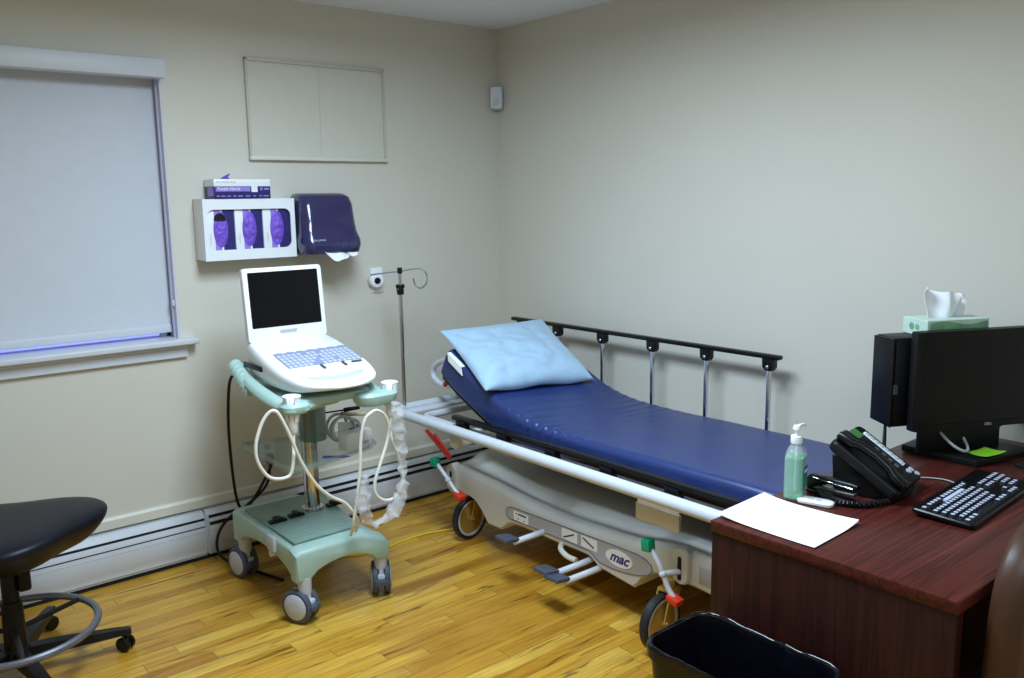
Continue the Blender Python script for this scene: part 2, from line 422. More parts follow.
# ceiling light (the room's lamp, out of frame), then one added as ambient fill
for lx, ly, lab in ((-1.66, -1.8, 'white fluorescent ceiling light fixture over the middle of the room'), (-2.1, -4.0, 'white ceiling light fixture near the back wall, added for fill light')):
    cl = thing('ceiling_light', lab, 'light', (lx, ly, 2.39), group='ceiling lights')
    fr = MB()
    for a, b_ in (((-.30, -.6), (-.26, .6)), ((.26, -.6), (.30, .6)), ((-.26, -.6), (.26, -.57)), ((-.26, .57), (.26, .6))):
        fr.box((lx + a[0], ly + a[1], 2.385), (lx + b_[0], ly + b_[1], H - .001), .004)
    B('housing', fr, M['white'], cl)
    B('diffuser', MB().box((lx - .26, ly - .57, 2.402), (lx + .26, ly + .57, 2.41)), M['white'], cl)
def lamp(x, y, e):
    ld = bpy.data.lights.new('ceiling_lamp', 'AREA'); ld.shape = 'RECTANGLE'; ld.size = .55; ld.size_y = 1.15
    ld.energy = e; ld.spread = math.radians(175); ld.color = (.66, .83, 1.0)
    lo_ = bpy.data.objects.new('ceiling_lamp', ld); COL.objects.link(lo_); lo_.location = (x, y, 2.398)
lamp(-1.66, -1.8, 76); lamp(-2.1, -4.0, 24)  # second lamp is added behind the camera to even out the light

# ------------------------------------------------------------------ wall mounted things
gh = thing('glove_dispenser', 'white wall-mounted glove box holder with a wide window showing three boxes', 'glove holder', (-1.475, -.055, 1.315))
GX0, GX1, GZ0, GZ1 = -1.68, -1.268, 1.314, 1.572
def frame_front(x0, x1, z0, z1, hx0, hx1, hz0, hz1, r, y0, y1):
    n = 6; hole = rrect(hx1 - hx0, hz1 - hz0, r, n, (hx0 + hx1) / 2, (hz0 + hz1) / 2)
    out = []
    cx, cz = (x0 + x1) / 2, (z0 + z1) / 2
    for (u, v) in hole:      # project hole points to outer rectangle, ring by ring
        du, dv = u - (hx0 + hx1) / 2, v - (hz0 + hz1) / 2
        k = min(((x1 - x0) / 2) / abs(du) if abs(du) > 1e-9 else 1e9, ((z1 - z0) / 2) / abs(dv) if abs(dv) > 1e-9 else 1e9)
        out.append((cx + du * k, cz + dv * k))
    # snap nearest outer points to the corners
    for c in ((x0, z0), (x1, z0), (x1, z1), (x0, z1)):
        i = min(range(len(out)), key=lambda i: (out[i][0] - c[0]) ** 2 + (out[i][1] - c[1]) ** 2); out[i] = c
    rings = [[(u, y1, v) for u, v in out], [(u, y0, v) for u, v in out], [(u, y0, v) for u, v in hole], [(u, y1, v) for u, v in hole]]
    return rings
gb = MB().loft(frame_front(GX0, GX1, GZ0, GZ1, -1.664, -1.289, 1.358, 1.528, .03, -.112, -.106), caps=False, closed=True)
B('front', gb, M['devw'], gh)
sh = MB().box((GX0, -.108, GZ0), (GX0 + .004, -.002, GZ1), .0012).box((GX1 - .004, -.108, GZ0), (GX1, -.002, GZ1), .0012)
sh.box((GX0, -.108, GZ0), (GX1, -.002, GZ0 + .004), .0012).box((GX0, -.006, GZ0), (GX1, -.001, GZ1)).box((GX0, -.108, GZ1 - .004), (GX1, -.002, GZ1), .0012)
B('case', sh, M['devw'], gh)
gw = .1265
for i, (pos, opn) in enumerate((('leftmost', .5), ('middle', 0.), ('rightmost', 0.))):
    x0 = -1.664 + i * gw - .0015; x1 = x0 + gw - .003
    g = thing('glove_box', 'violet glove box standing %s in the white wall holder%s' % (pos, ', its oval half empty' if opn else ''), 'glove box', ((x0 + x1) / 2, -.06, GZ0 + .005), group='glove boxes in the wall holder')
    B('carton', MB().box((x0, -.098, GZ0 + .005), (x1, -.012, 1.56), .001), M['devw'], g)
    B('dark_stripe', MB().box((x0 + .072, -.0992, GZ0 + .006), (x1 - .001, -.0978, 1.559)), M['navyc'], g)
    B('dark_stripe', MB().box((x0 + .036, -.0991, GZ0 + .006), (x0 + .062, -.0978, 1.559)), M['lilac'], g)
    B('side_print', MB().text('NITRILE', .012, Matrix.Translation((x0 + .018, -.0985, 1.405)) @ Matrix.Rotation(PI / 2, 4, 'Y').inverted() @ Matrix.Rotation(PI / 2, 4, 'X'), .0003), M['greyl'], g)
    cx, cz = x0 + .062, 1.444
    def ov(u, v, cx=cx, cz=cz, opn=opn, i=i):
        a = v * 2 * PI; r = u
        x = cx + .031 * r * math.cos(a) + .006 * r * math.sin(a); z = cz + .074 * r * math.sin(a) - .012 * r * math.cos(a)
        nz_ = mnoise.noise(V((x * 60, i * 3.1, z * 60))) + .5 * mnoise.noise(V((x * 130, i, z * 90)))
        y = -.1000 - .011 * (1 - r * r) - .0075 * nz_ * (1 - r ** 4)
        if opn and z > cz + .032: y = -.0996
        return (x, y, z)
    B('gloves', MB().grid(ov, 14, 40), M['purple'], g, ang=60)
    if opn:
        B('opening', MB().grid(lambda u, v, cx=cx, cz=cz: (cx - .002 + .026 * u * math.cos(v * 2 * PI), -.1003, cz + .043 + .026 * u * math.sin(v * 2 * PI)), 4, 24), M['gap'], g)
gt = thing('glove_box', 'violet and white glove box lying flat on top of the wall glove holder', 'glove box', (-1.5, -.06, GZ1))
B('carton', MB().box((-1.627, -.116, GZ1 + .0005), (-1.378, -.01, GZ1 + .082), .0015), [M['navyc']], gt)
B('white_band', MB().box((-1.6272, -.1164, GZ1 + .052), (-1.3778, -.0098, GZ1 + .0822), .001), M['devw'], gt)
B('violet_band', MB().box((-1.62, -.1168, GZ1 + .031), (-1.47, -.1155, GZ1 + .05)), M['lilac'], gt)
B('bar_code', MB().box((-1.465, -.1169, GZ1 + .028), (-1.437, -.1155, GZ1 + .056)), M['devw'], gt)
B('print', MB().text('Purple Nitrile', .018, Matrix.Translation((-1.563, -.117, GZ1 + .042)) @ Matrix.Rotation(PI / 2, 4, 'X'), .0003), M['devw'], gt)
pr = MB()
for k, (x, ww) in enumerate(((-1.612, .012), (-1.59, .018), (-1.565, .016), (-1.54, .012), (-1.515, .022), (-1.482, .02), (-1.452, .012), (-1.425, .01), (-1.40, .024))):
    pr.box((x - ww / 2, -.1166, GZ1 + .009), (x + ww / 2, -.1155, GZ1 + .014))
pr.box((-1.425, -.1166, GZ1 + .035), (-1.415, -.1155, GZ1 + .047)).box((-1.408, -.1166, GZ1 + .037), (-1.384, -.1155, GZ1 + .045))
B('print', pr, M['lilac'], gt, stuff=True)
B('top_print', MB().text('POWDER-FREE', .013, Matrix.Translation((-1.575, -.117, GZ1 + .069)) @ Matrix.Rotation(PI / 2, 4, 'X'), .0003), M['greyl'], gt)
B('side_picture', MB().box((-1.628, -.105, GZ1 + .012), (-1.6268, -.045, GZ1 + .05)), M['lilac'], gt)
B('glove_tip', MB().grid(lambda u, v: (-1.575 + .03 * u + .004 * math.sin(9 * v), -.07 + .012 * math.sin(5 * u) * v, GZ1 + .08 + (.022 * u + .006) * v), 8, 6, thick=.002), M['purple'], gt)

# towel dispenser
pt = thing('paper_towel_dispenser', 'smoky violet plastic paper towel dispenser on the wall right of the glove holder', 'towel dispenser', (-1.12, -.1, 1.31))
def pt_sec(z, w0, yf, cx, r):
    return [(x, y, z) for x, y in rrect(w0, yf - .0, r, 6, cx, -yf / 2)]
cx = -1.122
secs = [(1.318, .262, .188, .04), (1.328, .276, .208, .045), (1.36, .286, .216, .045), (1.385, .286, .210, .045), (1.42, .274, .190, .045), (1.47, .268, .178, .045), (1.54, .264, .168, .045), (1.575, .254, .150, .045), (1.59, .232, .12, .045), (1.594, .19, .085, .04)]
B('cover', MB().loft([[(p[0], min(p[1], -.004), p[2]) for p in pt_sec(z, w0, yf, cx, r)] for z, w0, yf, r in secs]), M['smoke'], pt, ang=50)
B('back_body', MB().box((cx - .143, -.062, 1.325), (cx + .140, -.001, 1.57), .012), M['greyd'], pt)
for x in (-1.135, -1.095, -1.055):
    B('rib', MB().box((x - .0015, -.2155, 1.345), (x + .0015, -.205, 1.385)), M['smoke'], pt)
B('name_print', MB().text('SAN JAMAR', .012, Matrix.Translation((-1.205, -.2155, 1.385)) @ Matrix.Rotation(PI / 2 - .22, 4, 'X'), .0004), M['greyl'], pt)
def tw(u, v):
    x = -1.18 + .15 * u
    d = .045 * math.sin(PI * min(1, u * 1.02)) ** .7 * (1 - .25 * u)
    z = 1.33 - v * d + .004 * math.sin(14 * u)
    return (x, -.19 - .02 * v - .012 * math.sin(3 * u + 1) + .01 * math.sin(8 * u) * v, z)
def tw2(u, v):
    return (-1.06 + .05 * u, -.20 - .006 * v, 1.335 - v * (.016 + .008 * math.sin(4 * u)) - .012 * u)
T('paper_towel', MB().grid(tw, 24, 8, thick=.002).grid(tw2, 8, 4, thick=.002), M['towel'], 'white paper towel end poking out under the violet dispenser', 'paper towel')

# outlet with a round plug-in device
so = thing('wall_outlet', 'white outlet plate on the wall beside the pole, a round device in it', 'wall outlet', (-.796, -.005, 1.105))
B('plate', MB().prism(rrect(.068, .122, .006, 3, -.796, 1.167), 1, -.008, -.0005, .002), M['devw'], so)
dv = thing('plug_in_device', 'round white plug-in device with black centre on the upper outlet', 'plug-in device', (-.812, -.02, 1.13))
B('body', MB().lathe([(.033, 0), (.037, .006), (.037, .03), (.033, .039), (.024, .043)], (-.812, -.0085, 1.168), (-.18, -1, 0), 28), M['devw'], dv)
B('centre', MB().lathe([(.016, 0), (.016, .003), (.012, .006)], (-.8197, -.051, 1.168), (-.18, -1, 0), 20), M['black2'], dv)
so2 = thing('wall_outlet', 'white low outlet plate on the wall behind the ultrasound cart', 'wall outlet', (-1.42, -.005, .33))
B('plate', MB().prism(rrect(.074, .118, .006, 3, -1.418, .412), 1, -.008, -.0005, .002), M['devw'], so2)
for z in (.437, .387): B('socket', MB().prism(rrect(.034, .028, .012, 4, -1.418, z), 1, -.0095, -.007), M['greyl'], so2)

# ------------------------------------------------------------------ ultrasound cart
cart = thing('ultrasound_cart', 'mint green rolling medical cart carrying the white ultrasound machine', 'medical cart', (-1.535, -.62, 0))
b = MB()
def skirt_x(x0, x1, yc0, yc1, dz):   # front/rear skirt with arch, polygon in x,z
    n = 10; poly = [(x0, .17), (x0, .285 - dz), (x0 + .02, .298 - dz), (x1 - .12, .298 - dz), (x1 - .02, .298 - dz), (x1, .285 - dz), (x1, .17), (x1 - .06, .17)]
    for k in range(n + 1):
        t = k / n; x = (x1 - .06) + (x0 + .06 - (x1 - .06)) * t
        poly.append((x, .173 + .052 * math.sin(PI * t) ** .6))
    poly.append((x0 + .06, .17))
    b.prism(poly, 1, yc0, yc1, .012, 3)
def skirt_y(y0, y1, xc0, xc1, dz):
    n = 12; poly = [(y0, .17 + dz), (y0, .285 - dz), (y0 + .02, .298 - dz), (y1 - .02, .298 - dz), (y1, .285 - dz), (y1, .17 + dz), (y1 - .06, .17 + dz)]
    for k in range(n + 1):
        t = k / n; y = (y1 - .06) + (y0 + .06 - (y1 - .06)) * t
        poly.append((y, .176 + .05 * math.sin(PI * t) ** .6))
    poly.append((y0 + .06, .17 + dz))
    b.prism(poly, 0, xc0, xc1, .012, 3)
skirt_x(-1.725, -1.325, -.905, -.845, 0); skirt_x(-1.725, -1.325, -.375, -.315, 0)
skirt_y(-.901, -.319, -1.7215, -1.665, .003); skirt_y(-.901, -.319, -1.385, -1.3285, .003)
b.box((-1.70, -.88, .245), (-1.42, -.34, .2945), .01)
b.box((-1.43, -.86, .235), (-1.36, -.36, .285), .01)
def droop(c):
    k = max(0, c.x + 1.42) * .55 + max(0, -.86 - c.y) * .35
    return (c.x, c.y, c.z - k * max(0, min(1, (c.z - .15) / .12)))
b.bend(droop)
B('base', b, M['mint'], cart)
B('base_plate', MB().prism([(-1.70, -.845), (-1.425, -.845), (-1.345, -.37), (-1.69, -.37)], 2, .294, .303, .003), M['mintd'], cart)
rb = MB()
for k in range(7):
    y = -.80 + .028 * k; rb.box((-1.69, y, .3025), (-1.44 + .02 * k / 4, y + .004, .3042))
B('base_rib', rb, M['mintd'], cart)
for nm, pts in (('cable_clip', [(-1.688, -.600), (-1.615, -.605)]), ('cable_clip', [(-1.60, -.59), (-1.535, -.60)]), ('cable_clip', [(-1.425, -.58), (-1.345, -.60)])):
    (xa, ya), (xb, yb) = pts
    B(nm, MB().box((xa, ya - .016, .3035), (xb, ya + .016, .314), .004).box((xa + .02, ya - .022, .31), (xb - .02, ya + .02, .324), .005), M['black'], cart)
B('side_latch', MB().box((-1.738, -.74, .24), (-1.722, -.68, .30), .004).cyl((-1.738, -.71, .23), (-1.722, -.71, .23), .014, n=14), M['greyl'], cart)
for wx, wy, ang in ((-1.685, -.880, 25), (-1.352, -.872, -28), (-1.692, -.355, 10), (-1.352, -.355, 40)):
    c = MB().cyl((wx, wy, .115), (wx, wy, .178), .024, .028)
    a = math.radians(ang); ax = V((math.cos(a), math.sin(a), 0)); pr_ = V((-math.sin(a), math.cos(a), 0))
    ctr = V((wx, wy, .066)) + pr_ * .022
    R_ = Matrix.Translation(ctr) @ Matrix.Rotation(a, 4, 'Z')
    c.box((-.011, -.045, -.02), (.011, .03, .062), .008, M=R_)
    c.box((-.03, -.058, .0), (.03, -.03, .028), .006, M=R_)
    co = B('caster', c, M['greyl'], cart)
    for sgn in (-1, 1):
        B('tyre', MB().lathe([(.044, .012), (.060, .012), (.065, .016), (.065, .030), (.060, .035), (.048, .035)], ctr, ax * sgn, 30), M['greyd'], co)
        B('wheel_disc', MB().lathe([(.050, .013), (.050, .036), (.044, .040), (.012, .041)], ctr, ax * sgn, 26), M['greyl'], co)
    B('brake_tab', MB().box((-.026, -.074, -.012), (.026, -.05, .012), .005, M=R_), M['greyd'], co)
B('column', MB().cyl((-1.478, -.56, .30), (-1.478, -.56, .85), .031, n=28).cyl((-1.478, -.56, .302), (-1.478, -.56, .315), .045, n=28), M['chrome'], cart)
B('column_sleeve', MB().lathe([(.055, .60), (.056, .765), (.052, .765), (.051, .60)], (-1.465, -.57, 0), (0, 0, 1), 28), M['cupg'], cart)
B('sleeve_cap', MB().cyl((-1.465, -.57, .755), (-1.465, -.57, .772), .05, n=24), M['greyd'], cart)
# storage tray on the column
tr = MB()
tp = [(-1.69, -.80), (-1.62, -.83), (-1.30, -.74), (-1.24, -.69), (-1.22, -.56), (-1.26, -.46), (-1.40, -.42), (-1.60, -.34), (-1.68, -.36)]
def inset(poly, d):
    c = V((sum(p[0] for p in poly) / len(poly), sum(p[1] for p in poly) / len(poly)))
    return [tuple(V(p) + (c - V(p)).normalized() * d) for p in poly]
def zt(p): return .0
def ztop(x): return .576 + (.008 if x < -1.6 else 0)
rings = [[(x, y, .555) for x, y in inset(tp, .02)], [(x, y, .56) for x, y in tp], [(x, y, ztop(x)) for x, y in tp], [(x, y, ztop(x)) for x, y in inset(tp, .006)], [(x, y, .565) for x, y in inset(tp, .008)]]
B('storage_tray', tr.loft(rings), M['gtray'], cart)
# top platform that cradles the machine
pf = MB().prism(rrect(.33, .46, .05, 5, -1.535, -.68), 2, .825, .853, .008, 3)
def bar(pts, w_, h_, sub=6):
    P = catmull(pts, sub); return P
pf.tube([(-1.722, -.56, .885), (-1.728, -.66, .862), (-1.732, -.78, .846), (-1.732, -.87, .838), (-1.72, -.93, .834)], lambda t: .024 + .006 * math.sin(PI * t), 12, 6, flat=.8)
pf.tube([(-1.71, -.93, .832), (-1.64, -.90, .826), (-1.56, -.86, .822), (-1.50, -.845, .822)], .021, 12, 6, flat=.8)
pf.tube([(-1.37, -.92, .825), (-1.345, -.84, .845), (-1.345, -.68, .85), (-1.36, -.5, .855)], .02, 12, 6, flat=.8)
pf.loft([[(x, y, z) for x, y in rrect(.105 + d, .085 + d, .04, 6, -1.712, -.94)] for z, d in ((.822, -.014), (.832, 0), (.848, 0), (.857, -.014))])
pf.loft([[(x, y, z) for x, y in rrect(.17 + d, .12 + d, .05, 6, -1.378, -.925)] for z, d in ((.798, -.024), (.812, -.006), (.836, 0), (.847, -.016))])
B('platform', pf, M['mint'], cart)
hg = MB()
for k in range(7):
    t = k / 6.; y = -.47 - .145 * t; z = .938 - .075 * t
    hg.tube([(-1.700, y, z - .03), (-1.722, y, z), (-1.742, y, z - .006), (-1.744, y, z - .03)], .0135, 8, 3)
hg.tube([(-1.71, -.46, .92), (-1.712, -.56, .88), (-1.715, -.64, .85)], .02, 10, 4)
B('side_grip', hg, M['mint'], cart)
for cxh, cyh, cz in ((-1.723, -.94, .846), (-1.318, -.935, .836)):
    hl = MB(); n = 40
    # open-fronted cup: a C-shaped wall
    aa = [math.radians(262 + 302 * k / n) for k in range(n + 1)]
    ring = lambda r, z: [(cxh + r * math.cos(a), cyh + r * math.sin(a), z) for a in aa]
    prof = [(.021, cz - .055), (.029, cz - .01), (.0315, cz + .036), (.029, cz + .039), (.026, cz + .032), (.019, cz - .05)]
    hl.grid(lambda u, v: ring(*prof[int(round(u * 5))])[int(round(v * n))], 5, n)
    hl.tube(ring(.0302, cz + .036), .003, 8)
    B('probe_holder', hl, M['devw'], cart)

# ultrasound machine
us = thing('ultrasound_machine', 'white laptop style ultrasound machine with open dark screen on the mint cart', 'ultrasound machine', (-1.52, -.72, .855))
def zt_(y): return 1.015 + .244 * (y + .52)
def dev_outline(d=0.):
    pts = []
    for k in range(5): pts.append((-1.700 + d + (.02 if k == 4 else 0) * 0, -.445 - k * .09))
    left = [(-1.690, -.495), (-1.700, -.60), (-1.704, -.74), (-1.695, -.83), (-1.672, -.905), (-1.63, -.955), (-1.575, -.985), (-1.515, -.993), (-1.455, -.985), (-1.40, -.955), (-1.358, -.905), (-1.337, -.83), (-1.330, -.74), (-1.335, -.60), (-1.352, -.495)]
    c = V((-1.52, -.72))
    sm = [(p.x, p.y) for p in catmull([(x, y, 0) for x, y in left], 4)]
    return [(x + (c.x - x) / abs(c.x - x + 1e-9) * 0 + (V((c.x - x, c.y - y)).normalized() * d).x, y + (V((c.x - x, c.y - y)).normalized() * d).y) for x, y in sm]
rings = []
for d, f in ((.045, 'b'), (.015, .10), (.003, .35), (0., .62), (.0, .80), (.006, .95), (.014, 1.), ):
    r = []
    for x, y in dev_outline(d):
        zb = .868 + (.016 if y < -.85 else 0) * min(1, (-.85 - y) / .12 if y < -.85 else 0)
        top = zt_(y)
        r.append((x, y, zb if f == 'b' else zb + (top - zb) * f))
    rings.append(r)
B('body', MB().loft(rings), M['devw'], us, ang=50)
def onTop(x, y, h=0.): return (x, y, zt_(y) + h)
def patch(x0, x1, y0, y1, h0, h1, wav=0.):
    def f(u, v):
        y = y0 + (y1 - y0) * v
        if wav and v > .5: y += wav * abs(math.sin(u * PI * 6))
        return onTop(x0 + (x1 - x0) * u, y, h1)
    return MB().grid(f, 24, 6, thick=-(h1 - h0) or 0)
kp = MB().grid(lambda u, v: onTop(-1.655 + (.31) * u, -.79 + (.135 + .008 * abs(math.sin(u * PI * 7))) * v, .0022), 56, 4)
ko = B('keyboard', kp, M['greyk'], us)
kk = MB()
random.seed(3)
for r_ in range(5):
    for c_ in range(15):
        x = -1.645 + c_ * .0202; y = -.782 + r_ * .0245
        if random.random() < .1: continue
        t_ = math.atan(.244)
        kk.box((-.008, -.009, 0), (.008, .009, .004), .0015, 1, M=Matrix.Translation(onTop(x, y, .0015)) @ Matrix.Rotation(t_, 4, 'X'))
random.seed(7)
B('keys', kk, M['greyl'], ko, stuff=True)
for x in (-1.53, -1.44): B('button', MB().box((-.006, -.018, 0), (.006, .018, .005), .002, 1, M=Matrix.Translation(onTop(x, -.815, .001)) @ Matrix.Rotation(math.atan(.244), 4, 'X')), M['greyd'], us)
B('button', MB().box((-.022, -.006, 0), (.022, .006, .005), .002, 1, M=Matrix.Translation(onTop(-1.385, -.81, .001)) @ Matrix.Rotation(math.atan(.244), 4, 'X')), M['greyd'], us)
fk = MB()
for k in range(16):
    x = -1.655 + k * .0195
    fk.box((-.0075, -.006, 0), (.0075, .006, .002), .001, 1, M=Matrix.Translation(onTop(x, -.605, .0006)) @ Matrix.Rotation(math.atan(.244), 4, 'X'))
B('function_key_row', fk, M['devw'], us)
hn = MB()
for (w_, h_, d0, mat_) in ():
    pass
hs = [(p.x, p.y) for p in catmull([(-1.63, -.885, 0), (-1.60, -.915, 0), (-1.515, -.93, 0), (-1.43, -.915, 0), (-1.40, -.885, 0), (-1.43, -.888, 0), (-1.515, -.90, 0), (-1.60, -.888, 0)], 4, True)]
hn.loft([[onTop(x, y, .0025) for x, y in hs], [onTop(x, y, -.006) for x, y in hs]])
B('front_handle_slot', hn, M['greyl'], us)
B('side_port', MB().box((-1.709, -.66, .925), (-1.700, -.50, .945), .002), M['black'], us)
# lid
tl = math.radians(6)
LM = Matrix.Translation((-1.522, -.512, 1.012)) @ Matrix.Rotation(-tl, 4, 'X')
B('screen_lid', MB().prism(rrect(.336, .292, .014, 4, 0, .146), 1, -.014, .014, .004, 2, M=LM), M['devw'], us)
lid = [o for o in us.children if o.name.startswith('screen_lid')][0] if us.children else None
lid = [o for o in bpy.data.objects if o.name == 'screen_lid'][0]
B('screen', MB().prism(rrect(.297, .218, .004, 2, 0, .166), 1, -.0155, -.013, M=LM), M['screen'], lid)
B('badge', MB().prism(rrect(.072, .013, .004, 2, .0, .036), 1, -.0158, -.013, M=LM), M['label'], lid)
for xa, xb in ((-1.67, -1.60), (-1.44, -1.375)): B('hinge', MB().cyl((xa, -.508, 1.012), (xb, -.508, 1.012), .013, n=14), M['devw'], us)

# transducers with cables
def transducer(name, label, c, cables):
    t = thing(name, label, 'transducer', c)
    B('probe_body', MB().lathe([(.008, -.11), (.0155, -.10), (.0175, -.06), (.017, -.02), (.015, .01), (.011, .02)], c, (0, 0, 1), 18), M['devw'], t)
    for cb in cables:
        B('cable', MB().tube(cb, .0062, 8, 6), M['cablew'], t)
transducer('transducer', 'white ultrasound probe in the left front holder, its ivory cable looped below', (-1.723, -.94, .855),
           [[(-1.723, -.94, .75), (-1.73, -.95, .71), (-1.745, -.97, .649), (-1.765, -.97, .606), (-1.83, -.97, .615), (-1.87, -.97, .672), (-1.878, -.97, .733), (-1.858, -.97, .799), (-1.834, -.975, .84), (-1.811, -.985, .854),
             (-1.791, -.99, .829), (-1.758, -.99, .751), (-1.719, -.985, .649), (-1.666, -.98, .556), (-1.609, -.975, .497), (-1.55, -.97, .456), (-1.51, -.97, .40), (-1.49, -.955, .36), (-1.49, -.93, .318)]])
transducer('transducer', 'white ultrasound probe in the right front holder, its cable hanging in a long loop', (-1.318, -.935, .845),
           [[(-1.51, -.93, .31), (-1.525, -.97, .345), (-1.527, -.99, .392), (-1.511, -.99, .463), (-1.492, -.99, .575), (-1.483, -.99, .688), (-1.467, -.995, .76), (-1.44, -1.0, .786), (-1.414, -1.0, .789), (-1.381, -.995, .764), (-1.361, -.99, .711), (-1.373, -.985, .647),
             (-1.407, -.99, .576), (-1.431, -.99, .515), (-1.429, -.99, .467), (-1.395, -.99, .435), (-1.351, -.99, .433), (-1.318, -.99, .469), (-1.307, -.99, .514), (-1.322, -.985, .597), (-1.335, -.96, .67), (-1.318, -.935, .74)]])
def crumple(path, r0, seed):
    P = catmull(path, 10); mb = MB(); n = 12; rings = []
    mb.tube(P, r0, n)
    def f(co):
        d = V((mnoise.noise(co * 38 + V((seed, 0, 0))), mnoise.noise(co * 38 + V((0, seed, 0))), mnoise.noise(co * 38 + V((0, 0, seed)))))
        return co + d * .016
    return mb.bend(f)
T('probe_sleeve', crumple([(-1.342, -1.02, .81), (-1.338, -1.02, .72), (-1.326, -1.02, .64), (-1.325, -1.02, .571), (-1.328, -1.02, .50), (-1.348, -1.02, .43), (-1.389, -1.02, .384), (-1.443, -1.02, .365), (-1.485, -1.02, .387), (-1.505, -1.03, .443), (-1.502, -1.03, .519), (-1.492, -1.03, .57)], lambda t: .019 + .007 * math.sin(t * 17), 3.3),
  M['film'], 'crumpled clear plastic probe sleeve hanging from the right front holder', 'plastic sleeve', ang=70)

# things in the storage tray
cbx = thing('carton', 'small white carton standing at the front edge of the cart storage tray', 'carton', (-1.32, -.68, .566))
CM = Matrix.Translation((-1.335, -.685, .5665)) @ Matrix.Rotation(math.radians(12), 4, 'Z')
B('box', MB().box((-.065, -.025, 0), (.065, .03, .068), .002, M=CM), M['devw'], cbx)
B('print', MB().box((.012, -.0256, .012), (.05, -.0248, .024), M=CM), M['greyl'], cbx)
T('cable_coil', MB().tube([(-1.355 + .055 * math.cos(a), -.575 + .022 * math.cos(a * .5) - .004 * (a), .632 + .052 * math.sin(a)) for a in [k * PI / 10 for k in range(0, 66)]], .0062, 8), M['greyl'], 'grey cable wound into a coil in the cart storage tray', 'cable')
T('note_pad', MB().box((-.035, -.002, 0), (.035, .004, .06), .001, M=Matrix.Translation((-1.345, -.628, .60)) @ Matrix.Rotation(.15, 4, 'Y') @ Matrix.Rotation(-.25, 4, 'X')), M['paper'], 'white card leaning on the cable coil in the tray', 'card')
T('tape_roll', MB().lathe([(.030, 0), (.036, .004), (.036, .045), (.030, .05), (.02, .05)], (-1.295, -.605, .582), (0, -.25, 1), 22), M['greyd'], 'dark grey round reel lying behind the small white carton', 'reel')
T('screwdriver', MB().cyl((-1.42, -.60, .708), (-1.335, -.60, .705), .0035, n=8).cyl((-1.335, -.60, .705), (-1.262, -.60, .704), .0095, .008, n=12, bev=.003), M['black'], 'black thin shafted tool sticking out of the tinted column sleeve', 'tool')
T('tan_clip', MB().tube([(-1.33, -.57, .682), (-1.28, -.565, .672), (-1.21, -.56, .66)], lambda t: .011 - .004 * t, 10, 4), M['tan'], 'tan plastic clip resting across the cable coil', 'clip')
T('ballpoint_pen', MB().cyl((-1.51, -.735, .571), (-1.44, -.79, .571), .005, n=10).cyl((-1.44, -.79, .571), (-1.425, -.802, .571), .004, .0015, n=10), M['pen'], 'violet pen lying at the front of the cart storage tray', 'pen')
# power cable
pc = thing('power_cable', 'thick black power cable dropping from the machine to the low outlet', 'cable', (-1.6, -.2, .2))
B('cord', MB().tube([(-1.69, -.46, .895), (-1.70, -.42, .90), (-1.70, -.36, .87), (-1.695, -.30, .80), (-1.688, -.25, .62), (-1.66, -.19, .395), (-1.63, -.145, .26), (-1.60, -.125, .212), (-1.56, -.11, .222), (-1.50, -.09, .277), (-1.425, -.06, .365), (-1.418, -.035, .386)], .0065, 9, 7), M['black'], pc)
B('cord', MB().tube([(-1.42, -.04, .38), (-1.47, -.095, .29), (-1.56, -.105, .225), (-1.66, -.105, .178), (-1.715, -.115, .12), (-1.725, -.13, .05), (-1.70, -.19, .012), (-1.66, -.3, .008), (-1.6, -.5, .008)], .0065, 9, 7), M['black'], pc)
B('plug', MB().box((-1.436, -.045, .366), (-1.40, -.0098, .406), .008, 3), M['black'], pc)

# ------------------------------------------------------------------ stretcher
st = thing('hospital_stretcher', 'white framed hospital stretcher on casters along the right wall', 'stretcher', (-.45, -1.3, 0))
# bumper tube
def loopxy(x0, x1, y0, y1, r, z, n=8, front=(True, True)):
    return [(x, y, z) for x, y in rrect(x1 - x0, y1 - y0, r, n, (x0 + x1) / 2, (y0 + y1) / 2)]
B('bumper_rail', MB().tube(loopxy(-.925, -.055, -2.335, -.315, .085, .58), .0235, 14, closed=True), M['tube'], st)
B('inner_frame', MB().tube(loopxy(-.83, -.12, -2.27, -.42, .05, .555), .017, 12, closed=True).box((-.90, -.40, .570), (-.08, -.345, .584), .004), M['tube'], st)
for y in (-.75, -1.3, -1.85):
    B('cross_member', MB().box((-.835, y - .02, .535), (-.12, y + .02, .548), .003), M['cream'], st)
# deck following the mattress underside
MT = [(-.592, .888), (-.70, .83), (-.84, .757), (-.95, .708), (-1.06, .676), (-1.2, .657), (-1.40, .65), (-1.74, .652), (-2.36, .655)]
def path_nrm(P, i):
    a = V(P[max(0, i - 1)]); b_ = V(P[min(len(P) - 1, i + 1)]); d = (b_ - a).normalized(); return V((d.y, -d.x)) if False else V((-d.y, d.x)) * (-1 if -d.y * 0 + d.x < 0 else 1)
MP = [(p.x, p.y) for p in catmull([(y, z, 0) for y, z in MT], 22)]
def thk(y): return .088 + .055 * max(0, min(1, (y + 1.45) / .75)) ** .8
def offs(P, d):
    out = []
    for i, p in enumerate(P):
        a = V(P[max(0, i - 1)]); b_ = V(P[min(len(P) - 1, i + 1)]); t = (b_ - a).normalized(); n = V((-t.y, t.x))
        if n.y < 0: n = -n
        out.append(tuple(V(p) - n * (d + thk(p[0]))))
    return out
TH = .125
d1, d2 = offs(MP, .002), offs(MP, .02)
B('deck', MB().prism(d1 + d2[::-1], 0, -.775, -.165), M['black'], st)
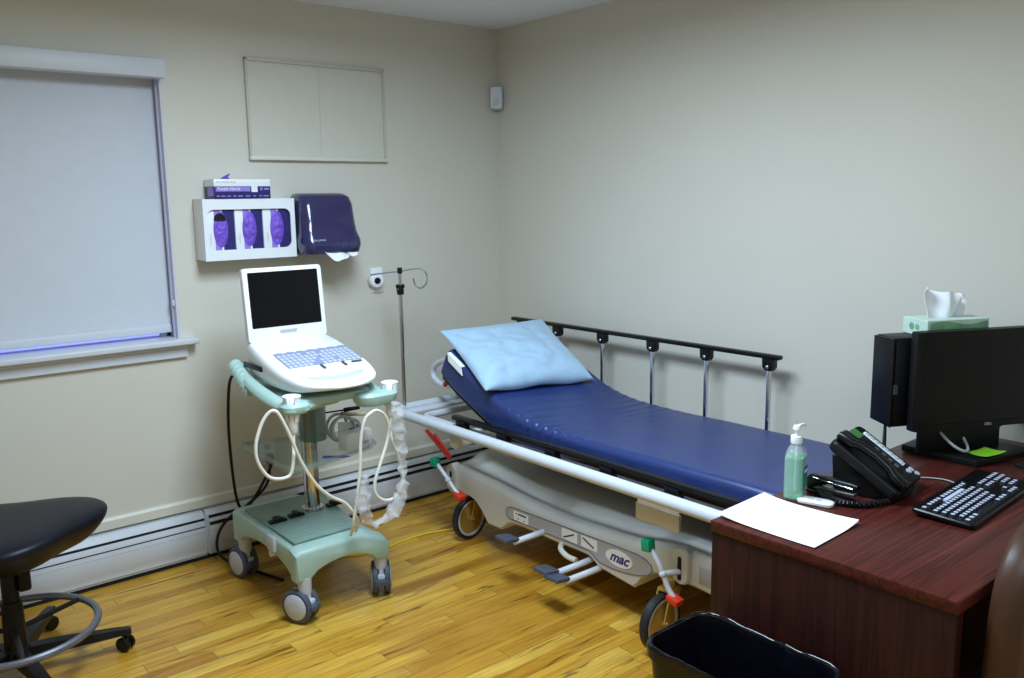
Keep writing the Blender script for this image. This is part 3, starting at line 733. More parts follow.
B('backrest_strut', MB().tube([(-.62, -.98, .545), (-.62, -.72, .60)], .012, 8).tube([(-.32, -.98, .545), (-.32, -.72, .60)], .012, 8), M['steel'], st)
# push handle at the head end
B('push_handle', MB().tube([(-.70, -.50, .80), (-.70, -.44, .808), (-.70, -.372, .785), (-.70, -.332, .748), (-.70, -.345, .706), (-.70, -.42, .684), (-.70, -.52, .70)], .0135, 10, 6), M['tube'], st)
B('push_handle', MB().tube([(-.24, -.50, .80), (-.24, -.42, .812), (-.24, -.345, .790), (-.24, -.300, .752), (-.24, -.315, .706), (-.24, -.40, .682), (-.24, -.52, .70)], .0135, 10, 6), M['tube'], st)
B('handle_tip', MB().cyl((-.745, -.49, .705), (-.745, -.515, .725), .012, n=10), M['red'], st)
# release lever
B('release_lever', MB().tube([(-.862, -.500, .512), (-.845, -.55, .462), (-.822, -.605, .405), (-.815, -.618, .388)], .012, 8, 3, flat=.6).tube([(-.842, -.535, .495), (-.83, -.575, .452), (-.812, -.618, .40)], .0075, 8, 3), M['redd'], st)
B('control_box', MB().prism([(-.665, .52), (-.66, .455), (-.64, .435), (-.60, .44), (-.585, .52)], 0, -.80, -.72, .004), M['cream'], st)
B('name_plate', MB().box((-.885, -1.99, .462), (-.872, -1.80, .522), .003).box((-.88, -1.985, .515), (-.874, -1.805, .56)), M['cream'], st)
B('lift_column', MB().cyl((-.44, -.95, .33), (-.44, -.95, .53), .07, n=24).cyl((-.44, -1.7, .33), (-.44, -1.7, .53), .07, n=24), M['steel'], st)
# shroud
ST = [(-.555, .245, .29), (-.565, .222, .322), (-.585, .213, .342), (-.62, .214, .352), (-.66, .224, .355), (-.71, .226, .352), (-.76, .212, .347), (-.80, .182, .343), (-.83, .15, .341), (-.847, .132, .34), (-.93, .134, .332), (-.955, .148, .329), (-.98, .172, .325), (-1.02, .184, .319), (-1.07, .187, .312), (-1.186, .186, .300), (-1.294, .184, .296), (-1.40, .187, .298), (-1.47, .186, .303), (-1.50, .172, .306), (-1.525, .156, .307), (-1.61, .146, .314), (-1.70, .137, .323), (-1.72, .155, .326), (-1.74, .181, .331), (-1.77, .210, .338), (-1.80, .225, .345), (-1.85, .235, .355), (-1.92, .236, .362), (-2.0, .234, .362), (-2.08, .228, .355), (-2.14, .226, .335), (-2.155, .24, .30)]
def shr_sec(y, zb, zr):
    e = min(1, (y + 2.17) / .05, (-.54 - y) / .05); e = max(.55, e)
    cxm = -.45; hw = .335 * (.94 + .06 * e)
    top = .372 + .012 * math.cos((y + 1.3) * 2)
    cs = []
    half = [(hw - .012, zb), (hw, zb + .012), (hw, zb + (zr - zb) * .4), (hw - .002, zr - .03), (hw - .010, zr - .010), (hw - .026, zr), (hw - .06, zr + .004), (hw - .10, zr + (top - zr) * .35), (hw - .16, zr + (top - zr) * .8), (hw - .22, top), (.0, top + .002)]
    left = [(cxm - a, z) for a, z in half]; right = [(cxm + a, z) for a, z in half[:-1]][::-1]
    return [(x, y, min(z, .30 if y > -.56 or y < -2.15 else 9)) for x, z in left + right]
B('base_shroud', MB().loft([shr_sec(*s) for s in ST]), M['shroud'], st, ang=40)
NX = -.785
# grey label with pictograms
lb = [(-.977, .235), (-.985, .252), (-1.01, .262), (-1.15, .266), (-1.30, .270), (-1.45, .272), (-1.60, .276), (-1.72, .278), (-1.76, .272), (-1.79, .255), (-1.795, .235), (-1.775, .214), (-1.73, .198), (-1.66, .186), (-1.60, .182), (-1.535, .184), (-1.505, .20), (-1.48, .214), (-1.40, .214), (-1.25, .212), (-1.10, .210), (-1.0, .208), (-.98, .216)]
lbo = B('side_label', MB().prism(lb, 0, NX - .0022, NX + .002), M['label'], st, label='grey label strip')
c_ = V((-1.4, .235))
B('label_border', MB().tube([(NX - .0022, y, z) for y, z in lb], .0014, 6, closed=True), M['greyd'], lbo)
for (y0, y1, z0, z1, kind) in ((-1.028, -1.122, .213, .253, 0), (-1.325, -1.413, .220, .264, 1), (-1.435, -1.521, .220, .266, 2)):
    B('pictogram_plate', MB().box((NX - .0036, y1, z0), (NX - .002, y0, z1), .0004, 1), M['paper'], lbo)
    ym, zm = (y0 + y1) / 2, (z0 + z1) / 2
    pk = MB()
    if kind == 0: pk.box((NX - .0046, ym - .034, zm + .008), (NX - .0034, ym + .016, zm + .014)).box((NX - .0046, ym + .024, zm + .008), (NX - .0034, ym + .030, zm + .014)).box((NX - .0042, ym - .028, zm - .012), (NX - .0034, ym - .016, zm - .009)).box((NX - .0042, ym + .012, zm - .012), (NX - .0034, ym + .024, zm - .009))
    else:
        an = math.radians(24 if kind == 1 else -24)
        pk.box((-.0006, -.028, -.003), (.0006, .028, .003), M=Matrix.Translation((NX - .004, ym, zm)) @ Matrix.Rotation(-an, 4, 'X'))
        sg = -1 if kind == 1 else 1
        pk.box((NX - .0046, ym + .028, zm + sg * .013 - .003), (NX - .0034, ym + .034, zm + sg * .013 + .003))
    B('pictogram', pk, M['ink'], lbo)
ov_ = [(-1.634 + .067 * math.cos(a), .231 + .032 * math.sin(a)) for a in [2 * PI * k / 36 for k in range(36)]]
B('logo_oval', MB().prism(ov_, 0, NX - .0042, NX - .001), M['paper'], lbo)
LG = Matrix.Translation((NX - .0044, -1.634, .2325)) @ Matrix.Rotation(-PI / 2, 4, 'Z') @ Matrix.Rotation(PI / 2, 4, 'X')
B('logo', MB().text('mac', .056, LG, .0006, .45, .0016), M['indigo'], lbo)
B('end_label', MB().box((NX - .0022, -2.14, .262), (NX + .002, -2.0, .322), .001), M['label'], st)
# pedal posts with slots
for y, dz in ((-.60, 0), (-1.93, .012)):
    B('pedal_post', MB().loft([[(x, yy, z) for yy, z in rrect(.075 - d, .135 - d, .035, 6, y, .292 + dz)] for x, d in ((-.76, 0), (-.795, 0), (-.803, .01))]), M['shroud'], st)
    B('pedal_slot', MB().prism(rrect(.016, .085, .007, 4, y, .285 + dz), 0, -.8045, -.80), M['gap'], st)
# brake arms
for (g, r_, k) in ((V((-.868, -.575, .378)), V((-.845, -.722, .250)), 0), (V((-.868, -1.846, .374)), V((-.845, -1.945, .202)), 1)):
    y0 = -.60 if k == 0 else -1.93; mid = (g + r_) / 2 + V((0, -.006, -.004))
    a = B('brake_pedal', MB().tube([g, g + (mid - g) * .5 + V((0, -.012, -.006)), mid, mid + (r_ - mid) * .6 + V((0, .006, 0)), r_], .0095, 10, 5).cyl(mid + V((.004, 0, 0)), V((-.80, y0, .285)), .010, n=10).sphere(mid, .014), M['tube'], st)
    B('green_pad', MB().box((-.02, -.018, -.02), (.016, .018, .022), .004, M=Matrix.Translation(g) @ Matrix.Rotation(-.1, 4, 'X')), M['green'], a)
    B('red_pad', MB().box((-.02, -.024, -.012), (.02, .024, .012), .003, M=Matrix.Translation(r_) @ Matrix.Rotation(.3, 4, 'X')), M['red'], a)
# foot pedals
for (yp, zp, xo) in ((-1.165, .190, -.93), (-1.415, .143, -.945), (-1.475, .133, -.945)):
    p = B('foot_pedal', MB().tube([(-.66, yp - .05, zp + .035), (-.74, yp - .05, zp + .03), (-.79, yp - .045, zp + .02), (xo + .015, yp - .012, zp)], .0125, 10, 5), M['tube'], st)
    B('rubber_pad', MB().box((-.035, -.045, -.005), (.035, .03, .010), .003, M=Matrix.Translation((xo, yp + .018, zp + .012)) @ Matrix.Rotation(math.radians(8), 4, 'Y')), M['greyd'], p)
B('pedal_bracket', MB().tube([(-.74, -1.30, .20), (-.80, -1.33, .185), (-.815, -1.38, .17), (-.81, -1.43, .165)], .011, 10, 4), M['cream'], st)
# casters
for (wx, wy, ang, px_, py_) in ((-.735, -.645, 6, -.70, -.655), (-.848, -1.885, 3, -.80, -1.885), (-.17, -.66, 80, -.17, -.70), (-.17, -1.92, 80, -.17, -1.90)):
    a = math.radians(ang); d = V((math.cos(a), math.sin(a), 0)); ax = V((-math.sin(a), math.cos(a), 0)); c0 = V((wx, wy, .1))
    # keep the tyre on the floor, pivot above
    fk_ = MB().cyl((px_, py_, .205), (px_, py_, .245), .022, n=18)
    top = V((px_, py_, .208))
    for s_ in (-1, 1):
        e = c0 + ax * .026 * s_; t2 = top + ax * .026 * s_
        fk_.loft([[e + d * .014 + ax * .003, e - d * .014 + ax * .003, e - d * .014 - ax * .003, e + d * .014 - ax * .003], [t2 + d * .03 + ax * .003, t2 - d * .03 + ax * .003, t2 - d * .03 - ax * .003, t2 + d * .03 - ax * .003]])
    fk_.box((-.03, -.03, -.006), (.03, .03, .006), .002, M=Matrix.Translation(top) @ Matrix.Rotation(a, 4, 'Z'))
    fk_.cyl(c0 - ax * .034, c0 + ax * .034, .007, n=10)
    co = B('caster', fk_, M['disc'], st)
    B('tyre', MB().lathe([(.082, -.014), (.095, -.016), (.1, -.009), (.1, .009), (.095, .016), (.082, .014), (.082, -.014)], c0, ax, 40, caps=False), M['tyre'], co)
    B('wheel_rim', MB().lathe([(.084, -.0145), (.076, -.0155), (.074, -.011), (.074, .011), (.076, .0155), (.084, .0145)], c0, ax, 36, caps=False), M['greyl'], co)
    B('wheel_disc', MB().lathe([(.02, -.016), (.075, -.010), (.075, .010), (.02, .016)], c0, ax, 36), M['disc'], co)
# raised rail on the wall side
RX = -.10
rl = B('side_rail', MB().box((RX - .016, -1.845, .918), (RX + .016, -.222, .936), .005, 2), M['black2'], st, label='raised black topped rail on the wall side')
for y in (-.30, -.575, -.885, -1.195, -1.492, -1.797):
    B('rail_bracket', MB().prism([(y - .026, .92), (y + .026, .92), (y + .024, .885), (y + .01, .872), (y - .016, .872), (y - .026, .885)], 0, RX - .02, RX + .012, .003), M['black2'], rl)
    B('rail_post', MB().box((RX - .012, y - .0085, .54), (RX + .004, y + .0085, .90), .004), M['chrome'], rl)
    B('rail_bolt', MB().sphere((RX - .021, y, .888), .0085, (.6, 1, 1), 12), M['chrome'], rl)
# folded rail on the near side
FX = -.853
fl = B('side_rail', MB().box((FX - .015, -2.2, .600), (FX + .017, -.705, .622), .005, 2), M['black2'], st, label='black topped rail folded down on the near side')
for y in (-.775, -1.055, -1.35, -1.645, -1.945):
    B('rail_bracket', MB().prism([(y - .03, .605), (y + .03, .605), (y + .028, .572), (y + .01, .557), (y - .02, .557), (y - .03, .572)], 0, FX - .022, FX + .012, .003), M['black2'], fl)
    B('rail_bolt', MB().sphere((FX - .023, y + .006, .569), .0085, (.6, 1, 1), 12), M['chrome'], fl)
    B('rail_post', MB().box((FX - .006, y - .30, .546), (FX + .006, y, .556), .003).tube([(FX, y, .565), (FX, y - .3, .552)], .006, 8), M['chrome'], fl)
B('rail_track', MB().tube([(FX - .004, -.72, .548), (FX - .004, -2.2, .548)], .007, 8), M['steel'], fl)

# mattress
mt = thing('stretcher_mattress', 'navy blue vinyl mattress with raised head end on the stretcher', 'mattress', (-.47, -1.4, .53))
L_ = len(MP); rings = []
mw, mx0 = .64, -.795
acc = 0
def msec(i):
    TH = thk(MP[i][0])
    p = V(MP[i]); a = V(MP[max(0, i - 1)]); b_ = V(MP[min(L_ - 1, i + 1)]); t = (b_ - a).normalized(); n = V((-t.y, t.x))
    if n.y < 0: n = -n
    out = []
    sq = 1.0
    end = min(i, L_ - 1 - i)
    ins = .02 * max(0, 1 - end / 2) ** 2
    prof = []
    R0 = .028; K = 5; NXs = 30
    w_ = mw; x0 = mx0
    # top left corner -> across top -> right -> bottom
    top = []
    for k in range(K + 1):
        aa = PI - (PI / 2) * k / K; top.append((x0 + R0 + R0 * math.cos(aa), -R0 + R0 * math.sin(aa)))
    for k in range(1, NXs): top.append((x0 + R0 + (w_ - 2 * R0) * k / NXs, 0))
    for k in range(K + 1):
        aa = PI / 2 - (PI / 2) * k / K; top.append((x0 + w_ - R0 + R0 * math.cos(aa), -R0 + R0 * math.sin(aa)))
    bot = []
    for k in range(K + 1):
        aa = -(PI / 2) * k / K; bot.append((x0 + w_ - .02 + .02 * math.cos(aa), -TH + .02 + .02 * math.sin(aa)))
    for k in range(K + 1):
        aa = -PI / 2 - (PI / 2) * k / K; bot.append((x0 + .02 + .02 * math.cos(aa), -TH + .02 + .02 * math.sin(aa)))
    side = [(x0 + w_, -.04), (x0 + w_, -.06)]
    sidel = [(x0, -.06), (x0, -.04)]
    for (x, h) in top + side + bot + sidel:
        y0 = p.x
        wv = 0.
        win_ = math.exp(-((y0 + 1.22) / .20) ** 2)
        if h > -.061:
            xx = (x - x0) / w_
            ph = y0 * 105 + 10 * xx + 6.5 * mnoise.noise(V((x * 2.2, y0 * 3.1, 1.7)))
            am = 1.2 * (.35 + 1.0 * max(0, mnoise.noise(V((x * 3, y0 * 6, 5.)))) + .8 * math.exp(-(xx / .16) ** 2)) * win_
            s_ = math.sin(ph); wv = .0068 * am * (max(0, s_) ** 1.5 - .35) + .003 * mnoise.noise(V((x * 4, y0 * 4, 9.)))
        hh = max(-TH, h)
        hh = h * (1 - ins * 2)
        q2 = p + n * (hh + (wv if h > -.03 else 0))
        xo = x
        if h <= -.03 and h > -.061: xo = x + (wv * .7 if x > x0 + .3 else -wv * .7)
        out.append((xo + (.0), q2.x, q2.y))
    return out
mb = MB().loft([msec(i) for i in range(L_)])
B('cushion', mb, M['navy'], mt, ang=60)
# white tag under the pillow
def tg(u, v):
    a = V((-.70, -.655, .887)); b_ = V((-.806, -.70, .862)); c2 = V((-.80, -.585, .852)) - V((-.80, -.70, .862))
    # plate draped over the near edge
    x = -.69 - .115 * min(1, u * 1.5); drop = max(0, u - .67) / .33 * .038
    y = -.70 + .10 * v; 
    zt0 = .905 + (y + .545) * .52 + .004
    return (x - drop * .05, y - drop * .25, zt0 - drop - .002)
T('folded_paper', MB().grid(tg, 12, 8, thick=.004), M['paper'], 'white paper slip sticking out between the pillow and the mattress edge', 'paper')

# pillow
PA, PB_, PC_, PD = V((-.79, -.522, .968)), V((-.175, -.535, .962)), V((-.245, -.965, .724)), V((-.832, -.905, .752))   # TL TR BR BL
nrm = (PB_ - PA).cross(PD - PA).normalized()
if nrm.z < 0: nrm = -nrm
def pil(u, v, sgn):
    # pinched edges
    su, sv = 2 * u - 1, 2 * v - 1
    pin = .045
    uu = .5 + .5 * su * (1 - pin * (1 - sv * sv)); vv = .5 + .5 * sv * (1 - pin * .9 * (1 - su * su))
    base = (PA * (1 - uu) + PB_ * uu) * (1 - vv) + (PD * (1 - uu) + PC_ * uu) * vv
    base = base + nrm * (.006 * math.sin(13 * u + 1) * v ** 6)
    e = max(0, (1 - su ** 4) * (1 - sv ** 4))
    h = .072 * e ** .5 * (.42 + .58 * min(1, v * 1.5))
    w_ = .013 * mnoise.noise(V((u * 3.2 + v * 2, v * 4.5, 2.2))) + .009 * mnoise.noise(V((u * 8 - v * 4, v * 9, 7.7)))
    w_ += .006 * math.sin(16 * v + 5 * u + 3 * mnoise.noise(V((u * 3, v * 3, 0)))) * math.exp(-((v - .82) / .13) ** 2) * math.exp(-((u - .4) / .25) ** 2)
    rg = lambda q_: (1 - abs(mnoise.noise(q_))) ** 3
    w_ -= .009 * rg(V((u * 2.2 + .6 * v, v * 1.6 - u, 4.1))) + .004 * rg(V((u * 4.5 - v, v * 5 + u * 2, 8.3)))
    if sgn > 0: return base + nrm * (h * 1.0 + w_ * e ** .7)
    return base - nrm * (h * .5)
pm = MB().grid(lambda u, v: pil(u, v, 1), 90, 64).grid(lambda u, v: pil(u, v, -1), 90, 64)
bmesh.ops.remove_doubles(pm.bm, verts=pm.bm.verts[:], dist=1e-5); bmesh.ops.recalc_face_normals(pm.bm, faces=pm.bm.faces[:])
T('pillow', pm, M['pillow'], 'pale blue pillow lying on the raised head of the navy mattress', 'pillow', ang=180)

# IV pole at the head corner
iv = thing('iv_pole', 'chrome IV pole with one curled hook at the stretcher head corner', 'IV pole', (-.872, -.345, .58))
IX, IY = -.868, -.33
B('pole', MB().cyl((IX, IY, .585), (IX, IY, 1.16), .0095, n=14).cyl((IX, IY, 1.14), (IX, IY, 1.235), .0075, n=12), M['chrome'], iv)
B('collar', MB().cyl((IX, IY, 1.125), (IX, IY, 1.16), .0165, n=16, bev=.003).cyl((IX, IY, 1.155), (IX, IY, 1.172), .021, n=16, bev=.003).cyl((IX - .022, IY, 1.15), (IX - .012, IY - .006, 1.15), .006, n=8), M['black'], iv)
B('cap', MB().cyl((IX, IY, 1.222), (IX, IY, 1.25), .0115, n=14, bev=.003), M['black'], iv)
B('hook', MB().tube([(IX - .155, IY, 1.226), (IX - .11, IY, 1.228), (IX - .06, IY, 1.23), (IX, IY, 1.232), (IX + .08, IY, 1.238), (IX + .125, IY, 1.232), (IX + .15, IY, 1.205), (IX + .145, IY, 1.165), (IX + .115, IY, 1.147), (IX + .085, IY, 1.160), (IX + .072, IY, 1.195)], .0035, 8, 6), M['chrome'], iv)

T('yellow_cable', MB().tube([(-1.35, -.42, .004), (-1.16, -.50, .004), (-1.03, -.48, .004), (-.86, -.475, .004), (-.69, -.53, .004), (-.55, -.54, .004), (-.3, -.5, .004)], .0042, 8, 8), M['yellow'], 'thin yellow cable running over the floor from cart to stretcher wheel', 'cable')

# ------------------------------------------------------------------ desk
dk = thing('desk', 'dark mahogany desk in the right foreground at the stretcher foot', 'desk', (-.66, -2.74, 0))
DZ = .75
B('desktop', MB().box((-1.317, -3.047, DZ - .029), (-.012, -2.437, DZ), .003, 2), M['desk_top'], dk)
B('end_panel', MB().box((-1.313, -3.043, 0), (-1.283, -2.441, DZ - .028), .002), M['desk_side_shaded'], dk)
B('end_panel', MB().box((-.046, -3.043, 0), (-.016, -2.441, DZ - .028), .002), M['desk_side_shaded'], dk)
B('modesty_panel', MB().box((-1.284, -2.50, .12), (-.045, -2.478, DZ - .028)), M['desk_side_shaded'], dk)

def pspt(a, b_): return a
sheetA = [(-1.288, -2.44), (-1.068, -2.428), (-1.074, -2.703), (-1.289, -2.711)]
def sheet(c, z, curl):
    A, Bb, C2, D = [V((x, y, 0)) for x, y in c]
    def f(u, v):
        p = (A * (1 - u) + Bb * u) * (1 - v) + (D * (1 - u) + C2 * u) * v
        zz = z + curl * (max(0, u - .6) ** 2 * v ** 2 + .3 * max(0, v - .75) ** 2 + .15 * (1 - v) ** 6)
        return (p.x, p.y, zz)
    return MB().grid(f, 16, 16, thick=-.0004)
T('paper_sheet', sheet([(x + .004, y + .003) for x, y in sheetA], DZ + .0012, .02), M['paper'], 'lower white paper sheet, only its edge showing under the top sheet', 'paper')
T('paper_sheet', sheet(sheetA, DZ + .0026, .06), M['paper'], 'blank white paper sheet at the desk corner, on top', 'paper')

# sanitizer bottle
sb = thing('sanitizer_bottle', 'green hand sanitizer pump bottle standing at the back corner of the desk', 'bottle', (-1.012, -2.485, DZ), math.radians(20))
def bsec(w_, d_, r, z): return [(x, y, z) for x, y in rrect(w_, d_, r, 5)]
B('bottle', MB().loft([bsec(.068, .042, .014, .0008), bsec(.076, .050, .018, .006), bsec(.076, .050, .018, .115), bsec(.072, .046, .02, .128), bsec(.05, .038, .018, .140), bsec(.028, .028, .0138, .146), bsec(.028, .028, .0138, .152)]), M['clear'], sb, local=True)
B('gel', MB().loft([bsec(.066, .040, .014, .003), bsec(.073, .047, .017, .008), bsec(.073, .047, .017, .116)]), M['gel'], sb, local=True)
lbx = B('front_label', MB().prism(rrect(.05, .062, .006, 4, 0, .062), 1, -.0262, -.0252), M['gel'], sb, local=True)
B('label_band', MB().prism(rrect(.042, .02, .006, 4, 0.0, .078), 1, -.0272, -.026), M['blueL'], lbx, local=True)
B('label_print', MB().text('PURELL', .011, Matrix.Translation((0, -.0275, .078)) @ Matrix.Rotation(PI / 2, 4, 'X'), .0003), M['paper'], lbx, local=True)
B('pump', MB().cyl((0, 0, .150), (0, 0, .172), .0155, n=18, bev=.002).cyl((0, 0, .172), (0, 0, .190), .005, n=10).cyl((0, 0, .188), (0, 0, .200), .011, .009, n=14, bev=.002).tube([(0, 0, .196), (.02, -.006, .197), (.036, -.011, .194), (.04, -.012, .188)], .0042, 8, 3).cyl((0, 0, .02), (0, 0, .15), .0028, n=8), M['devw'], sb, local=True)

# white remote
rm = thing('remote_control', 'flat white remote lying in front of the sanitizer bottle', 'remote', (-1.018, -2.552, DZ), math.radians(-75))
B('body', MB().loft([[(x, y, z) for x, y in rrect(.092 - d, .042 - d, .014, 5)] for z, d in ((.0005, .004), (.003, 0), (.009, 0), (.0115, .006))]), M['devw'], rm, local=True)
B('buttons', MB().box((-.02, -.008, .0113), (-.006, .008, .0125), .0005).box((.0, -.008, .0113), (.014, .008, .0125), .0005), M['greyl'], rm, local=True)

# desk phone
ph = thing('desk_phone', 'black office desk phone with green display and coiled cord beside the stapler', 'telephone', (-.80, -2.60, DZ), math.radians(9))
tlt = math.radians(33)
PM = Matrix.Translation((0, -.085, .022)) @ Matrix.Rotation(tlt, 4, 'X')
B('body', MB().loft([[(x, y, z) for x, y in rrect(.205 - d, .215 - d, .016, 4, 0, .105)] for z, d in ((-.014, .01), (-.008, 0), (.010, 0), (.016, .008))], M=PM), M['black'], ph, local=True)
B('stand', MB().prism([(-.07, .0006), (.085, .0006), (.092, .10), (.06, .10), (.0, .05), (-.07, .015)], 0, -.08, .08, .003), M['black'], ph, local=True)
B('display', MB().prism(rrect(.07, .03, .003, 2, .022, .193), 2, .016, .0175, M=PM), M['lcd'], ph, local=True)
ks = B('line_key_strip', MB().box((.064, .05, .016), (.086, .185, .0178), .001, M=PM), M['devw'], ph, local=True)
kl = MB()
for k in range(8): kl.box((.066, .056 + k * .016, .0178), (.084, .068 + k * .016, .0195), .0008, 1, M=PM)
B('line_keys', kl, M['greyl'], ks, local=True)
for k in range(12):
    x = -.012 + (k % 3) * .024; y = .06 + (k // 3) * .022
    B('dial_key', MB().box((x - .008, y - .007, .015), (x + .008, y + .007, .019), .0015, 1, M=PM), M['greyd'], ph, local=True)
for k, (x, y) in enumerate(((.060, .030), (.080, .030), (.085, .012))):
    B('round_button', MB().cyl((x, y, .015), (x, y, .019), .008, n=12, M=PM), M['greyl'], ph, local=True)
hsn = MB()
hsn.loft([[(x + o, y, z) for x, z in rrect(w_, h_, .014, 4, -.068, zc)] for y, w_, h_, zc, o in ((-.002, .040, .018, .030, 0), (.004, .046, .028, .031, 0), (.04, .046, .03, .033, 0), (.058, .038, .026, .042, 0), (.105, .034, .024, .046, 0), (.152, .038, .026, .042, 0), (.17, .046, .03, .033, 0), (.206, .046, .028, .031, 0), (.212, .040, .018, .030, 0))], M=PM)
B('handset', hsn, M['black2'], ph, local=True)
# coiled handset cord
cp = catmull([(-.864, -2.66, .772), (-.89, -2.665, .762), (-.95, -2.652, .7595), (-.99, -2.615, .7595), (-.995, -2.57, .7595), (-.965, -2.515, .7595), (-.93, -2.50, .7595), (-.885, -2.515, .765)], 60)
cp = catmull([(-.73, -2.672, .766), (-.79, -2.685, .7605), (-.87, -2.685, .7605), (-.945, -2.66, .7605), (-.985, -2.615, .7605), (-.985, -2.57, .7605), (-.955, -2.525, .7605), (-.90, -2.50, .766), (-.875, -2.52, .775)], 60)
coil = []
for i, p in enumerate(cp):
    tdir = (cp[min(i + 1, len(cp) - 1)] - cp[max(0, i - 1)]).normalized(); s_ = tdir.cross(V((0, 0, 1))).normalized()
    a = i * 1.15; coil.append(p + s_ * .0062 * math.cos(a) + V((0, 0, 1)) * .0062 * math.sin(a))
B('coiled_cord', MB().tube(coil, .0026, 5), M['black'], ph)

# stapler
sp = thing('stapler', 'black and chrome stapler lying left of the desk phone', 'stapler', (-.948, -2.56, DZ), math.radians(-97))
SM0 = Matrix.Identity(4)
B('base', MB().loft([[(x, y, z) for y, z in rrect(.03, h_, .004, 3, 0, zc)] for x, h_, zc in ((-.075, .010, .0056), (-.07, .011, .006), (.07, .011, .006), (.077, .009, .005))]), M['black'], sp, local=True)
B('magazine', MB().box((-.066, -.008, .018), (.072, .008, .029), .002, M=Matrix.Rotation(math.radians(-5), 4, 'Y')), M['steel'], sp, local=True)
B('arm', MB().loft([[(x, y, z) for y, z in rrect(w_, h_, .008, 4, 0, zc)] for x, w_, h_, zc in ((-.076, .022, .04, .028), (-.066, .03, .042, .033), (-.02, .03, .02, .048), (.06, .028, .018, .052), (.078, .02, .012, .052))]), M['black2'], sp, local=True)
B('top_trim', MB().box((-.055, -.0155, .046), (.07, -.0138, .049), .0005, 1), M['chrome'], sp, local=True)

# ------------------------------------------------------------------ computer
dirm = V((.914, -.406, 0)); ang = math.atan2(-.461, .888)
sd = thing('monitor_stand', 'black all-in-one stand holding the monitor and the computer case', 'monitor stand', (-.27, -2.60, DZ))
B('base', MB().prism([(-.40, -2.705), (-.39, -2.475), (-.15, -2.475), (-.135, -2.745), (-.18, -2.755)], 2, DZ + .0006, DZ + .022, .004), M['black'], sd)
SMx = Matrix.Translation((-.502, -2.553, 0)) @ Matrix.Rotation(ang, 4, 'Z')     # x along the monitor, y to its back
B('upright', MB().box((.05, .028, DZ + .02), (.34, .042, .86), .004, M=SMx).box((.04, .03, .846), (.33, .14, .852), .002, M=SMx), M['black'], sd)
mo = thing('computer_monitor', 'black flat computer monitor, switched off, on the desk', 'monitor', (-.262, -2.638, .85))
B('casing', MB().box((0, -.004, .848), (.49, .026, 1.152), .006, 2, M=SMx), M['black'], mo)
B('bezel', MB().loft([[SMx @ V((x, y, z)) for x, z in rrect(a, b_, .006, 3, .245, 1.0)] for a, b_, y in ((.488, .302, -.004), (.488, .302, -.008), (.458, .268, -.008), (.458, .268, -.0045))], caps=False), M['black2'], mo)
B('screen', MB().box((.014, -.0052, .866), (.476, -.0038, 1.136), M=SMx), M['screen'], mo)
B('brand_mark', MB().text('DELL', .012, SMx @ Matrix.Translation((.262, -.0085, .858)) @ Matrix.Rotation(PI / 2, 4, 'X'), .0003), M['greyl'], mo)
cc = thing('computer_case', 'black upright computer case mounted behind the monitor', 'computer', (-.37, -2.5, .853))
B('case', MB().box((-.032, .046, .8535), (.262, .142, 1.128), .004, 2, M=SMx), M['black'], cc)
B('front_panel', MB().prism([(.046, .853), (.142, .86), (.142, 1.125), (.046, 1.127)], 0, -.042, -.033, .003, M=SMx), M['black2'], cc)
B('vent', MB().box((-.034, .0445, .955), (-.02, .0462, .985), .0005, 1, M=SMx), M['greyd'], cc)
tb = thing('tissue_box', 'mint green tissue box on top of the black computer case', 'tissue box', (-.32, -2.54, 1.128))
TMx = SMx @ Matrix.Translation((.058, .03, 1.1288))
B('carton', MB().box((0, 0, 0), (.215, .112, .05), .0015, 1, M=TMx), M['teal'], tb)
B('front_print', MB().grid(lambda u, v: TMx @ V((.01 + .2 * u, -.0006, .006 + (.034 + .006 * math.sin(7 * u)) * v)), 20, 4), M['tealf'], tb)
B('side_print', MB().cyl(TMx @ V((-.0004, .07, .026)), TMx @ V((-.0012, .07, .026)), .011, n=14).cyl(TMx @ V((-.0004, .045, .026)), TMx @ V((-.0012, .045, .026)), .009, n=14), M['tealf'], tb)
def tis(u, v):
    a = u; x = .045 + .125 * u + .01 * (v) * math.sin(3 * u); y = .056 + .022 * math.sin(u * 9) * (.4 + v) + .012 * math.sin(23 * u + 3 * v) * v
    h = .050 + v * (.075 + .012 * math.sin(5.2 * u + .8) + .006 * math.sin(17 * u))
    x += (u - .5) * .03 * v
    return TMx @ V((x, y, h))
B('tissue', MB().grid(tis, 40, 12, thick=.0012), M['towel'], tb, ang=60)
# sticky note pad
T('sticky_note', MB().grid(lambda u, v: (-.335 + .075 * u - .03 * v, -2.65 - .02 * u - .075 * v, DZ + .0228 + .012 * (1 - v) ** 3 * 0 + .010 * v ** 3 + .006 * u ** 4), 10, 10, thick=.0015), M['lime'], 'lime green sticky note on the monitor base', 'sticky note')
